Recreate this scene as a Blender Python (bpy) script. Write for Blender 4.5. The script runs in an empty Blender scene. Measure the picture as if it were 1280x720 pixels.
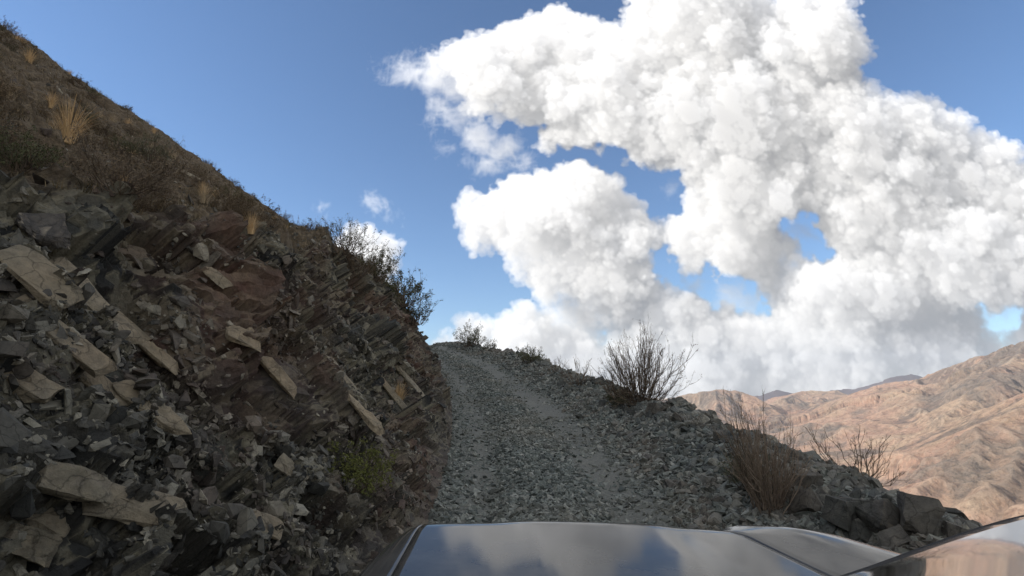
import bpy, bmesh, math, random
import numpy as np
from mathutils import Vector, Matrix
from mathutils.bvhtree import BVHTree

rng = np.random.default_rng(7)
random.seed(7)
C = bpy.context.scene.collection
R = math.radians

# ---------------------------------------------------------------- camera model (photo pixels, 1280 x 720)
F = 640.0
PITCH = math.atan(130 / F)
CP, SP = math.cos(PITCH), math.sin(PITCH)
def ray(px, py):
    h = (px - 640) / F; v = (360 - py) / F
    return np.array([h, CP - v * SP, SP + v * CP])
def at(px, py, Y):
    d = ray(px, py); return d * (Y / d[1])
def project(P):
    P = np.asarray(P, float)
    f = P[..., 1] * CP + P[..., 2] * SP
    u = -P[..., 1] * SP + P[..., 2] * CP
    f = np.where(f < 1e-3, 1e-3, f)
    return 640 + F * P[..., 0] / f, 360 - F * u / f, f

# ---------------------------------------------------------------- noise
def _hash(ix, iy, iz, seed):
    h = (ix.astype(np.int64) * 374761393 + iy.astype(np.int64) * 668265263 + iz.astype(np.int64) * 2147483647 + seed * 974634777)
    h = (h ^ (h >> 13)) * 1274126177
    h = h & 0xffffffff
    h = (h ^ (h >> 16)) * 2246822519 & 0xffffffff
    h = h ^ (h >> 15)
    return (h & 0xffffff).astype(np.float64) / 0xffffff
def vnoise(p, seed=0):
    i = np.floor(p); f = p - i; i = i.astype(np.int64)
    f = f * f * f * (f * (f * 6 - 15) + 10)
    r = 0
    for dx in (0, 1):
        wx = f[:, 0] if dx else 1 - f[:, 0]
        for dy in (0, 1):
            wy = f[:, 1] if dy else 1 - f[:, 1]
            for dz in (0, 1):
                wz = f[:, 2] if dz else 1 - f[:, 2]
                r = r + wx * wy * wz * _hash(i[:, 0] + dx, i[:, 1] + dy, i[:, 2] + dz, seed)
    return r * 2 - 1
def fbm(p, octs=4, seed=0, gain=.5):
    a, s, r = 1.0, 1.0, 0
    for k in range(octs):
        r = r + a * vnoise(p * s + k * 17.3, seed + k); a *= gain; s *= 2.03
    return r
def ridged(p, octs=4, seed=0, gain=.5):
    a, s, r = 1.0, 1.0, 0
    for k in range(octs):
        r = r + a * (1 - np.abs(vnoise(p * s + k * 11.7, seed + k)) * 2); a *= gain; s *= 2.07
    return r
def facets(p, seed=0, tilt=.8):
    """cells, each with a height and a plane of its own: broken rock"""
    i = np.floor(p).astype(np.int64)
    best = np.full(len(p), 1e9); val = np.zeros(len(p)); tone = np.zeros(len(p))
    for dx in (-1, 0, 1):
        for dy in (-1, 0, 1):
            for dz in (-1, 0, 1):
                cx, cy, cz = i[:, 0] + dx, i[:, 1] + dy, i[:, 2] + dz
                sx = cx + _hash(cx, cy, cz, seed + 1); sy = cy + _hash(cx, cy, cz, seed + 2); sz = cz + _hash(cx, cy, cz, seed + 3)
                ox, oy, oz = p[:, 0] - sx, p[:, 1] - sy, p[:, 2] - sz
                d = ox * ox + oy * oy + oz * oz
                m = d < best
                h = _hash(cx, cy, cz, seed + 4) * 2 - 1
                tx = _hash(cx, cy, cz, seed + 5) * 2 - 1; ty = _hash(cx, cy, cz, seed + 6) * 2 - 1
                v = h + tilt * (tx * ox * 2 + ty * (oy + oz) * 2)
                best = np.where(m, d, best); val = np.where(m, v, val); tone = np.where(m, _hash(cx, cy, cz, seed + 8), tone)
    return val, tone
def sstep(a, b, x):
    t = np.clip((x - a) / (b - a), 0, 1); return t * t * (3 - 2 * t)

# ---------------------------------------------------------------- object helpers
def tag(o, label=None, cat=None, group=None, kind=None):
    if label: o['label'] = label
    if cat: o['category'] = cat
    if group: o['group'] = group
    if kind: o['kind'] = kind
    return o
def mesh_obj(name, V, Fc, mat, parent=None, smooth=False, attrs=None, mesh_only=False):
    me = bpy.data.meshes.new(name)
    V = np.asarray(V, np.float32)
    if isinstance(Fc, np.ndarray):
        n, k = Fc.shape
        me.vertices.add(len(V)); me.vertices.foreach_set('co', V.ravel())
        me.loops.add(n * k); me.loops.foreach_set('vertex_index', Fc.astype(np.int32).ravel())
        me.polygons.add(n); me.polygons.foreach_set('loop_start', np.arange(0, n * k, k, dtype=np.int32))
        me.polygons.foreach_set('loop_total', np.full(n, k, np.int32))
        me.update(calc_edges=True)
    else:
        me.from_pydata([tuple(map(float, v)) for v in V], [], Fc); me.update()
    me.polygons.foreach_set('use_smooth', np.full(len(me.polygons), smooth))
    for an, av in (attrs or {}).items():
        a = me.attributes.new(an, 'FLOAT', 'POINT'); a.data.foreach_set('value', np.asarray(av, np.float32))
    me.materials.append(mat)
    if mesh_only: return me
    o = bpy.data.objects.new(name, me); C.objects.link(o)
    if parent: o.parent = parent
    return o
def empty(name, loc=(0, 0, 0)):
    o = bpy.data.objects.new(name, None); C.objects.link(o); o.location = tuple(map(float, loc)); return o
def grid_faces(nr, nc):
    a = np.arange(nr * nc).reshape(nr, nc)
    return np.stack([a[:-1, :-1], a[:-1, 1:], a[1:, 1:], a[1:, :-1]], -1).reshape(-1, 4)

# ---------------------------------------------------------------- materials
def new_mat(name):
    m = bpy.data.materials.new(name); m.use_nodes = True
    nt = m.node_tree; b = nt.nodes['Principled BSDF']; return m, nt, b
def N(nt, t, **kw):
    n = nt.nodes.new(t)
    for k, v in kw.items(): setattr(n, k, v)
    return n
def ramp(nt, stops, fac=None, interp='LINEAR'):
    n = nt.nodes.new('ShaderNodeValToRGB'); e = n.color_ramp; e.interpolation = interp
    while len(e.elements) < len(stops): e.elements.new(.5)
    for el, (p, c) in zip(e.elements, stops): el.position = p; el.color = (*c, 1)
    if fac is not None: nt.links.new(fac, n.inputs[0])
    return n.outputs[0]
def noise_tex(nt, scale, detail=6, rough=.6, vec=None, dist=0):
    n = nt.nodes.new('ShaderNodeTexNoise'); n.inputs['Scale'].default_value = scale; n.inputs['Detail'].default_value = detail
    n.inputs['Roughness'].default_value = rough; n.inputs['Distortion'].default_value = dist
    if vec is not None: nt.links.new(vec, n.inputs['Vector'])
    return n.outputs[0]
def mixc(nt, fac, a, b, mode='MIX'):
    n = nt.nodes.new('ShaderNodeMix'); n.data_type = 'RGBA'; n.blend_type = mode
    for s, v in ((n.inputs[0], fac), (n.inputs[6], a), (n.inputs[7], b)):
        if hasattr(v, 'links'): nt.links.new(v, s)
        elif isinstance(v, (int, float)): s.default_value = v
        else: s.default_value = (*v, 1)
    return n.outputs[2]
def mth(nt, op, a, b=None, clamp=False):
    n = nt.nodes.new('ShaderNodeMath'); n.operation = op; n.use_clamp = clamp
    for s, v in ((n.inputs[0], a), (n.inputs[1], b)):
        if v is None: continue
        if hasattr(v, 'links'): nt.links.new(v, s)
        else: s.default_value = v
    return n.outputs[0]
def attr(nt, name):
    n = nt.nodes.new('ShaderNodeAttribute'); n.attribute_name = name; return n.outputs['Fac']
def pos(nt): return nt.nodes.new('ShaderNodeNewGeometry').outputs['Position']
def bump(nt, b, h, strength=.5, dist=.02):
    n = nt.nodes.new('ShaderNodeBump'); n.inputs['Strength'].default_value = strength; n.inputs['Distance'].default_value = dist
    nt.links.new(h, n.inputs['Height']); nt.links.new(n.outputs[0], b.inputs['Normal'])

def rock_material(name, stops, warm=(.16, .10, .07), warm_amt=.5, grain=24, rough=.85, bstr=.6, bdist=.012):
    """colour of broken slate: each cell or stone has a tone, patches are rusty, fine grain on top"""
    m, nt, b = new_mat(name)
    p = pos(nt)
    oi = nt.nodes.new('ShaderNodeObjectInfo').outputs['Random']
    t = mth(nt, 'FRACT', mth(nt, 'ADD', attr(nt, 'tone'), oi))
    col = ramp(nt, stops, t)
    big = noise_tex(nt, .7, 4, .6, p)
    wf = mth(nt, 'MULTIPLY', ramp(nt, [(.45, (0, 0, 0)), (.68, (1, 1, 1))], big), warm_amt)
    col = mixc(nt, wf, col, warm)
    g = noise_tex(nt, grain, 8, .7, p)
    gr = ramp(nt, [(.25, (.45, .45, .45)), (.5, (1, 1, 1)), (.8, (1.5, 1.48, 1.42))], g)
    col = mixc(nt, 1.0, col, gr, 'MULTIPLY')
    ck = nt.nodes.new('ShaderNodeTexVoronoi'); ck.feature = 'DISTANCE_TO_EDGE'; ck.inputs['Scale'].default_value = grain * .45
    wv_ = nt.nodes.new('ShaderNodeVectorMath'); wv_.operation = 'MULTIPLY_ADD'; nz = nt.nodes.new('ShaderNodeTexNoise'); nz.inputs['Scale'].default_value = 5; nz.inputs['Detail'].default_value = 5
    nt.links.new(p, nz.inputs['Vector']); nt.links.new(nz.outputs['Color'], wv_.inputs[0]); wv_.inputs[1].default_value = (.25, .25, .25); nt.links.new(p, wv_.inputs[2]); nt.links.new(wv_.outputs[0], ck.inputs['Vector'])
    cr = ramp(nt, [(0, (.35, .35, .35)), (.035, (1, 1, 1))], ck.outputs['Distance'])
    col = mixc(nt, .8, col, cr, 'MULTIPLY')
    nt.links.new(col, b.inputs['Base Color'])
    b.inputs['Roughness'].default_value = rough
    b.inputs['Specular IOR Level'].default_value = .3
    h = noise_tex(nt, grain * 1.6, 8, .75, p)
    bump(nt, b, h, bstr, bdist)
    return m
M = {}
M['slate'] = rock_material('slate', [(0, (.05, .057, .052)), (.35, (.108, .122, .11)), (.7, (.172, .187, .167)), (.9, (.27, .275, .245)), (1, (.085, .092, .085))], (.21, .175, .13), .35)
M['berm_rock'] = rock_material('berm_rock', [(0, (.04, .044, .041)), (.35, (.08, .085, .078)), (.7, (.135, .138, .122)), (.92, (.23, .225, .19)), (1, (.06, .062, .057))], (.16, .12, .088), .5)
M['bank'] = rock_material('bank_rock', [(0, (.04, .038, .036)), (.3, (.085, .075, .062)), (.6, (.15, .13, .10)), (.85, (.23, .20, .15)), (1, (.055, .05, .047))], (.13, .072, .05), .6)
M['shard'] = rock_material('bank_shard', [(0, (.034, .035, .032)), (.35, (.072, .070, .060)), (.7, (.135, .128, .104)), (.9, (.25, .235, .185)), (1, (.038, .041, .04))], (.15, .085, .058), .45)
M['slab'] = rock_material('slab_rock', [(0, (.22, .195, .14)), (.5, (.32, .27, .19)), (1, (.25, .22, .165))], (.33, .23, .13), .6, 14, .8, 1.0, .05)
M['boulder'] = rock_material('boulder_rock', [(0, (.05, .052, .047)), (.5, (.12, .115, .098)), (1, (.08, .072, .06))], (.12, .095, .075), .4, 10, .85, .8, .03)

# road: gritty grey-green earth, with paler tracks of fine dust
def earth_material(name, dark, mid, pale, dustc):
    m, nt, b = new_mat(name); p = pos(nt)
    n1 = noise_tex(nt, 38, 8, .75, p); n2 = noise_tex(nt, 1.6, 5, .6, p)
    v = nt.nodes.new('ShaderNodeTexVoronoi'); v.inputs['Scale'].default_value = 30; nt.links.new(p, v.inputs['Vector'])
    col = ramp(nt, [(.3, dark), (.5, mid), (.75, pale)], n1)
    col = mixc(nt, .55, col, mixc(nt, 1, col, ramp(nt, [(0, (.5, .5, .5)), (1, (1.6, 1.6, 1.6))], v.outputs['Color']), 'MULTIPLY'))
    col = mixc(nt, mth(nt, 'MULTIPLY', attr(nt, 'dust'), ramp(nt, [(.3, (.5, .5, .5)), (.6, (1, 1, 1))], n2)), col, mixc(nt, .4, dustc, col))
    nt.links.new(col, b.inputs['Base Color']); b.inputs['Roughness'].default_value = .95; b.inputs['Specular IOR Level'].default_value = .15
    h = mth(nt, 'ADD', n1, mth(nt, 'MULTIPLY', v.outputs['Distance'], -.8))
    bump(nt, b, h, .9, .02)
    return m
M['road'] = earth_material('road_earth', (.065, .07, .063), (.125, .132, .118), (.19, .195, .172), (.20, .195, .172))
M['berm'] = earth_material('berm_earth', (.05, .046, .038), (.10, .09, .073), (.15, .135, .11), (.2, .18, .14))
M['hill'] = earth_material('hill_earth', (.035, .027, .02), (.085, .065, .048), (.14, .11, .08), (.10, .085, .05))

def plain(name, c1, c2, rough=.8, scale=6, trans=0):
    m, nt, b = new_mat(name); p = pos(nt)
    oi = nt.nodes.new('ShaderNodeObjectInfo').outputs['Random']
    t = mth(nt, 'FRACT', mth(nt, 'ADD', mth(nt, 'ADD', attr(nt, 'tone'), oi), mth(nt, 'MULTIPLY', noise_tex(nt, scale, 3, .6, p), .3)))
    nt.links.new(ramp(nt, [(0, c1), (1, c2)], t), b.inputs['Base Color'])
    b.inputs['Roughness'].default_value = rough; b.inputs['Specular IOR Level'].default_value = .2
    if trans: b.inputs['Transmission Weight'].default_value = 0
    return m
M['twig'] = plain('twig_bark', (.05, .038, .028), (.16, .12, .085))
M['twig_red'] = plain('twig_red', (.065, .045, .032), (.21, .15, .105))
M['twig_tan'] = plain('twig_tan', (.09, .068, .05), (.27, .21, .155))
M['leaf_olive'] = plain('leaf_olive', (.035, .042, .018), (.10, .105, .05))
M['leaf_brown'] = plain('leaf_brown', (.06, .045, .028), (.15, .11, .065))
M['leaf_moss'] = plain('leaf_moss', (.05, .055, .012), (.11, .115, .03))
M['straw'] = plain('dry_straw', (.38, .25, .12), (.62, .45, .25))
M['straw_pale'] = plain('pale_straw', (.24, .19, .12), (.45, .36, .24))

def paint():
    m, nt, b = new_mat('car_paint'); p = pos(nt)
    n = noise_tex(nt, 5, 6, .65, p)
    b.inputs['Metallic'].default_value = .05
    nt.links.new(ramp(nt, [(.3, (.05, .051, .051)), (.7, (.085, .083, .078))], n), b.inputs['Base Color'])
    nt.links.new(ramp(nt, [(.35, (.07, .07, .07)), (.75, (.15, .15, .15))], n), b.inputs['Roughness'])
    b.inputs['Coat Weight'].default_value = .12; b.inputs['Coat Roughness'].default_value = .05; b.inputs['Specular IOR Level'].default_value = .22
    return m
M['paint'] = paint()
m, nt, b = new_mat('rubber'); b.inputs['Base Color'].default_value = (.012, .012, .012, 1); b.inputs['Roughness'].default_value = .6; M['rubber'] = m
m, nt, b = new_mat('dark_plastic'); b.inputs['Base Color'].default_value = (.03, .03, .03, 1); b.inputs['Roughness'].default_value = .5; M['plastic'] = m
m, nt, b = new_mat('windscreen_glass'); p = pos(nt)
nt.links.new(ramp(nt, [(.35, (.03, .026, .022)), (.7, (.11, .085, .066))], noise_tex(nt, 3, 6, .6, p)), b.inputs['Base Color'])
b.inputs['Roughness'].default_value = .12; b.inputs['Coat Weight'].default_value = 1; b.inputs['Coat Roughness'].default_value = .04; b.inputs['IOR'].default_value = 1.7; M['glass'] = m
m, nt, b = new_mat('steel'); b.inputs['Base Color'].default_value = (.4, .4, .4, 1); b.inputs['Metallic'].default_value = 1; b.inputs['Roughness'].default_value = .35; M['steel'] = m

# ---------------------------------------------------------------- near terrain
LT = np.array([(-30, -.7), (-10, -.75), (6, -.85), (9, -1.0), (13.5, -1.55), (17, -2.15), (22, -3.15), (30, -5.1), (44, -8.8), (60, -16), (95, -40)])
RT = np.array([(-30, 3.3), (-10, 3.5), (5, 3.5), (9, 3.3), (13, 2.8), (16, 2.2), (25, .8), (36, -2.8), (44, -5.4), (60, -12), (95, -36)])
BT = np.array([(-30, .45), (5, .42), (8, .38), (14, .30), (25, .28), (45, .25), (95, .2)])
def smooth_interp(T, y):
    k = np.linspace(-1.5, 1.5, 7)
    return sum(np.interp(y + d, T[:, 0], T[:, 1]) for d in k) / 7
def road_z(Y):
    Y = np.asarray(Y, float)
    base = -2.1 + .14 * np.minimum(Y, 38)
    e = np.clip(Y - 38, 0, None)
    return base + .14 * e - .0062 * e * e * (e < 22) - (e >= 22) * (.0062 * 484 + .2 * (e - 22))
# rows
Ys = [-24.0]
while Ys[-1] < 92:
    y = Ys[-1]
    Ys.append(y + (.0056 * max(abs(y), 1.6) if y > .3 else (.5 if y < -3 else .12)))
Ys = np.array(Ys); NR = len(Ys)
s_cut = np.arange(0, 2.5, .012)
s_hill = 2.5 + (np.geomspace(1, 91, 210) - 1) * 1.0
s_left = np.concatenate([s_cut, s_hill]); s_left = s_left[::-1]          # from far left to the toe
w_road = np.linspace(0, 1, 190)[1:]
s_right = (np.geomspace(.25, 700, 90) - .25)[1:]
NLc, NRd, NRt = len(s_left), len(w_road), len(s_right)
Yg = Ys[:, None]
Lg, Rg, Bg, Zg = smooth_interp(LT, Yg), smooth_interp(RT, Yg), smooth_interp(BT, Yg), road_z(Yg)
# left
S = s_left[None, :] + 0 * Yg
XL = Lg - S; YL = Yg + 0 * S
k = np.interp(Yg, [0, 3, 9, 17, 22, 40], [1.3, 1.32, 1.6, 1.7, 1.5, 1.2])
cut = Zg + k * S * (S + .02) / (S + .22)
ratio = Yg / np.maximum(-XL, .3)
c = -1.15 * np.clip(1 - (ratio - 1) / 2.0, 0, 1) - .25 * sstep(17, 24, Yg) * 1.0
hill = .722 * (-XL) + .02 * Yg + c
hill = hill - .0035 * np.clip(-XL - 30, 0, None) ** 2
kk = .22
hm = np.clip(.5 + .5 * (hill - cut) / kk, 0, 1)
ZL = hill * (1 - hm) + cut * hm - kk * hm * (1 - hm)
is_hill = sstep(.65, .1, hm)
# road
W = w_road[None, :] + 0 * Yg
XM = Lg + W * (Rg - Lg); YM = Yg + 0 * W
bermp = sstep(.56, .99, W)
rut = -.045 * (np.exp(-((W - .14) / .06) ** 2) + np.exp(-((W - .47) / .06) ** 2)) + .03 * np.exp(-((W - .3) / .09) ** 2)
ZM = Zg + rut + Bg * bermp * (1.0)
# right
S2 = s_right[None, :] + 0 * Yg
XR = Rg + S2; YR = Yg + 0 * S2
ZR = Zg + Bg - .06 - .78 * np.minimum(S2, 420) * (S2 / (S2 + .5)) - .2 * np.clip(S2 - 420, 0, None)
X = np.concatenate([XL, XM, XR], 1); Y = np.concatenate([YL, YM, YR], 1); Z = np.concatenate([ZL, ZM, ZR], 1)
NCt = X.shape[1]
hillmask = np.concatenate([is_hill, 0 * W, 0 * S2], 1)
P = np.stack([X, Y, Z], -1)
def normals(P):
    du = np.gradient(P, axis=1); dv = np.gradient(P, axis=0)
    n = np.cross(du, dv); n /= np.linalg.norm(n, axis=-1, keepdims=True) + 1e-12
    return n
Nn = normals(P)
pf = P.reshape(-1, 3)
sec = np.zeros(NCt); sec[:NLc] = 0; sec[NLc:NLc + NRd] = 1; sec[NLc + NRd:] = 2
secf = np.tile(sec, NR); hf = hillmask.reshape(-1)
S_all = np.concatenate([S, 0 * W, 0 * S2], 1).reshape(-1)
disp = np.zeros(len(pf)); tone = np.zeros(len(pf)); dust = np.zeros(len(pf))
# bank: cells drawn out along the dip of the beds
mL = secf == 0
q = pf[mL]
e1 = np.array([-.25, .60, -.76]); e1 /= np.linalg.norm(e1)
nb = np.array([.80, .05, .60]); nb -= nb.dot(e1) * e1; nb /= np.linalg.norm(nb)
e2 = np.cross(nb, e1)
Bm = np.stack([e1, e2, nb], 1)
wq = q + np.stack([fbm(q * 1.3, 3, 61), fbm(q * 1.3, 3, 62), fbm(q * 1.3, 3, 63)], 1) * .10
bq = wq @ Bm
f1, t1 = facets(bq * np.array([1.2, 2.0, 1.6]), 10)
f2, t2 = facets(bq * np.array([3.2, 5.0, 4.2]), 30)
f3, t3 = facets(bq * np.array([7.5, 13., 9.]), 50)
lf = fbm(q * .45, 3, 80)
sL = S_all[mL]
toe = sstep(.0, .45, sL)
amp_cut = (1 - hf[mL] * .75)
d = (f1 * .18 + f2 * .085 + f3 * .028 * np.clip(1.5 - q[:, 1] / 10, .15, 1)) * amp_cut * (.15 + .85 * toe) + (lf * .18 - .04) * toe
far_damp = 1 / (1 + np.clip(sL - 6, 0, None) * .02)
d += hf[mL] * fbm(q * 1.7, 4, 90) * .24 * far_damp + hf[mL] * fbm(q * .28, 3, 95) * .30 * sstep(2, 8, sL)
disp[mL] = d; tone[mL] = np.mod(t1 * .5 + t2 * .35 + t3 * .6, 1)
dust[mL] = .6 * sstep(.5, 0, sL)
# road
mM = secf == 1
q = pf[mM]; w = np.tile(w_road, NR)
disp[mM] = fbm(q * 2.2, 4, 5) * (.022 + .07 * sstep(.55, .95, w)) + fbm(q * .6, 2, 8) * .10 * sstep(.6, 1, w)
trackw = .42 + .05 * np.sin(q[:, 1] * .2)
dust[mM] = (.85 + .4 * np.clip(fbm(q * 1.1, 3, 44), -1, 1)) * np.clip(np.exp(-((w - .50) / .085) ** 2) * 1.15 + .85 * np.exp(-((w - .11) / .07) ** 2) + .35 * sstep(20, 30, q[:, 1]) * (w < .7), 0, 1)
mR = secf == 2
q = pf[mR]; sR = np.tile(s_right, NR)
disp[mR] = fbm(q * 2.2, 4, 5) * .09 + fbm(q * .6, 2, 8) * .10 + np.clip(sR, 0, 200) * .05 * fbm(q * .03, 4, 21)
P = (pf + Nn.reshape(-1, 3) * disp[:, None]).reshape(NR, NCt, 3)
tone_g = tone.reshape(NR, NCt); dust_g = dust.reshape(NR, NCt)
def section(name, c0, c1, mat, smooth):
    sub = P[:, c0:c1]; nc = c1 - c0
    o = mesh_obj(name, sub.reshape(-1, 3), grid_faces(NR, nc), mat, smooth=smooth,
                 attrs={'tone': tone_g[:, c0:c1].ravel(), 'dust': dust_g[:, c0:c1].ravel(), 'hillside': hillmask[:, c0:c1].ravel()})
    tag(o, kind='structure'); return o
# bank material = rock on the cut, brown scrubby earth on the slope above
bm_, nt, b = new_mat('hillside'); M['hillside'] = bm_
def copy_into(nt, b, src):   # mix two principled looks in one tree by colour only
    pass
p = pos(nt); t = attr(nt, 'tone')
rc = ramp(nt, [(0, (.020, .021, .021)), (.3, (.045, .044, .039)), (.6, (.085, .08, .064)), (.85, (.18, .165, .12)), (1, (.032, .034, .033))], t)
bigw = noise_tex(nt, .55, 4, .6, p)
rc = mixc(nt, mth(nt, 'MULTIPLY', ramp(nt, [(.47, (0, 0, 0)), (.66, (1, 1, 1))], bigw), .6), rc, (.12, .062, .042))
blu = noise_tex(nt, .8, 3, .5, p)
rc = mixc(nt, mth(nt, 'MULTIPLY', ramp(nt, [(.56, (0, 0, 0)), (.72, (1, 1, 1))], blu), .5), rc, (.055, .065, .068))
hn = noise_tex(nt, 9, 8, .75, p)
hc = ramp(nt, [(.3, (.035, .027, .018)), (.5, (.095, .073, .048)), (.72, (.19, .15, .10))], hn)
col = mixc(nt, attr(nt, 'hillside'), rc, hc)
g = noise_tex(nt, 26, 9, .75, p)
col = mixc(nt, 1.0, col, ramp(nt, [(.25, (.4, .4, .4)), (.5, (1, 1, 1)), (.8, (1.6, 1.58, 1.5))], g), 'MULTIPLY')
col = mixc(nt, mth(nt, 'MULTIPLY', attr(nt, 'dust'), .8), col, (.12, .10, .085))
nt.links.new(col, b.inputs['Base Color']); b.inputs['Roughness'].default_value = .9; b.inputs['Specular IOR Level'].default_value = .25
bump(nt, b, mth(nt, 'ADD', g, mth(nt, 'MULTIPLY', noise_tex(nt, 90, 4, .6, p), .4)), .8, .025)

hillside = section('hillside', 0, NLc, M['hillside'], False)
road = section('gravel_road', NLc - 1, NLc + NRd, M['road'], True)
slope = section('valley_slope', NLc + NRd - 1, NCt, M['berm'], True)
tag(road, 'steep single-lane gravel track climbing and curving left')

Nn = normals(P)
BV = []
for c0, c1 in ((0, NLc), (NLc - 1, NLc + NRd), (NLc + NRd - 1, NCt)):
    st = 2
    sub = P[::st, c0:c1:st]
    BV.append(BVHTree.FromPolygons([tuple(v) for v in sub.reshape(-1, 3).tolist()], grid_faces(sub.shape[0], sub.shape[1]).tolist()))
def hit(px, py):
    d = Vector(ray(px, py)).normalized(); best = None
    for t in BV:
        l, n, i, ds = t.ray_cast(Vector((0, 0, 0)), d)
        if l is not None and (best is None or ds < best[2]): best = (l, n, ds)
    if best is None: return None
    n = best[1]
    if n.dot(d) > 0: n = -n
    return best[0], n, best[2]
def drop(x, y):
    for t in BV:
        l, n, i, ds = t.ray_cast(Vector((x, y, 60)), Vector((0, 0, -1)))
        if l is not None: return l
    return None

# ---------------------------------------------------------------- stones
def hull_template(seed, dims, n=14, pw=.6):
    r = np.random.default_rng(seed)
    pts = r.normal(size=(n, 3)); pts /= np.linalg.norm(pts, axis=1, keepdims=True)
    pts = np.sign(pts) * np.abs(pts) ** pw
    pts *= r.uniform(.75, 1.05, (n, 1)) * np.array(dims) * .62
    bm = bmesh.new()
    for p_ in pts: bm.verts.new(p_)
    res = bmesh.ops.convex_hull(bm, input=bm.verts)
    bmesh.ops.delete(bm, geom=[v for v in bm.verts if not v.link_faces], context='VERTS')
    bmesh.ops.triangulate(bm, faces=bm.faces)
    bm.verts.index_update()
    V = np.array([v.co[:] for v in bm.verts]); Fc = np.array([[v.index for v in f.verts] for f in bm.faces])
    bm.free(); return V, Fc
T_block = [hull_template(100 + i, (1, .8, .6), 12) for i in range(10)]
T_shard = [hull_template(200 + i, (1.25, .7, .28), 11) for i in range(10)]
T_small = [hull_template(300 + i, (1, .8, .5), 8) for i in range(8)]
def rot_from(nrm, ang, tiltj, r):
    """rotation matrices: z axis near the normal, spun by ang, jittered"""
    n = nrm + r.normal(size=nrm.shape) * tiltj; n /= np.linalg.norm(n, axis=1, keepdims=True)
    a = np.cross(n, np.array([0.3, .1, .95]) + 0 * n); a /= np.linalg.norm(a, axis=1, keepdims=True)
    b_ = np.cross(n, a)
    ca, sa = np.cos(ang)[:, None], np.sin(ang)[:, None]
    x = ca * a + sa * b_; y = np.cross(n, x)
    return np.stack([x, y, n], 2)
def sample_section(c0, c1, count, ymin, ymax, wfun, r, power=1.5):
    sub = P[:, c0:c1]; rows = (Ys > ymin) & (Ys < ymax)
    ri = np.nonzero(rows)[0]; ri = ri[:-1]
    A = np.linalg.norm(np.cross(sub[ri + 1][:, :-1] - sub[ri][:, :-1], sub[ri][:, 1:] - sub[ri][:, :-1]), axis=-1)
    cen = sub[ri][:, :-1]
    dist = np.maximum(np.linalg.norm(cen, axis=-1), 2.0)
    px, py, f = project(cen)
    inframe = (px > -90) & (px < 1370) & (py < 800) & (py > -60) & (f > .5)
    wgt = A / dist ** power * (inframe + .0)
    col = (np.arange(c0, c1 - 1))[None, :] + 0 * ri[:, None]
    wgt = wgt * wfun(cen, col, ri)
    cdf = np.cumsum(wgt.ravel()); cdf /= cdf[-1]
    idx = np.searchsorted(cdf, r.random(count))
    idx = np.minimum(idx, wgt.size - 1)
    rr = ri[idx // wgt.shape[1]]; cc = idx % wgt.shape[1] + c0
    u, v = r.random((count, 1)), r.random((count, 1))
    p_ = P[rr, cc] * (1 - u) * (1 - v) + P[rr + 1, cc] * u * (1 - v) + P[rr, np.minimum(cc + 1, NCt - 1)] * (1 - u) * v + P[rr + 1, np.minimum(cc + 1, NCt - 1)] * u * v
    return p_, Nn[rr, cc], rr, cc
def scatter(name, label, group, one, pts, nrm, size, templates, mat, n_ind, r, tilt=.35, sink=.15, ang=None, stuff='loose_stones', obj_label=None, cat='rock'):
    n = len(pts); tid = r.integers(0, len(templates), n)
    ang = r.uniform(0, 6.283, n) if ang is None else ang
    Rm = rot_from(nrm, ang, tilt, r)
    loc = pts - nrm * (size * sink)[:, None] + nrm * (size * .12)[:, None]
    tn = r.random(n)
    px, py, f = project(loc)
    vis = (px > 10) & (px < 1270) & (py < 700) & (f > .5)
    app = np.where(vis, size / f, 0)
    order = np.argsort(-app); ind = np.zeros(n, bool); ind[order[:n_ind]] = True
    meshes = {}
    for i in np.nonzero(ind)[0]:
        t = int(tid[i])
        if t not in meshes: meshes[t] = mesh_obj(one, templates[t][0], templates[t][1], mat, mesh_only=True)
        o = bpy.data.objects.new(one, meshes[t]); C.objects.link(o)
        Mx = Matrix(Rm[i].tolist()).to_4x4(); s = float(size[i])
        o.matrix_world = Matrix.Translation(loc[i].tolist()) @ Mx @ Matrix.Diagonal((s, s * r.uniform(.8, 1.1), s * r.uniform(.8, 1.15), 1))
        tag(o, label, cat, group)
    VV, FF, TT = [], [], []; off = 0
    for t in range(len(templates)):
        m_ = (~ind) & (tid == t)
        if not m_.any(): continue
        Vt, Ft = templates[t]; kx = m_.sum()
        sc = size[m_][:, None, None] * r.uniform(.75, 1.2, (kx, 1, 3))
        vv = np.einsum('nij,nkj->nki', Rm[m_], Vt[None] * sc) + loc[m_][:, None, :]
        VV.append(vv.reshape(-1, 3)); FF.append((Ft[None] + (np.arange(kx) * len(Vt))[:, None, None] + off).reshape(-1, 3))
        TT.append(np.repeat(tn[m_], len(Vt))); off += kx * len(Vt)
    o = mesh_obj(stuff, np.concatenate(VV), np.concatenate(FF), mat, attrs={'tone': np.concatenate(TT)})
    tag(o, obj_label, 'stones', None, 'stuff')
    return o

r = np.random.default_rng(21)
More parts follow.
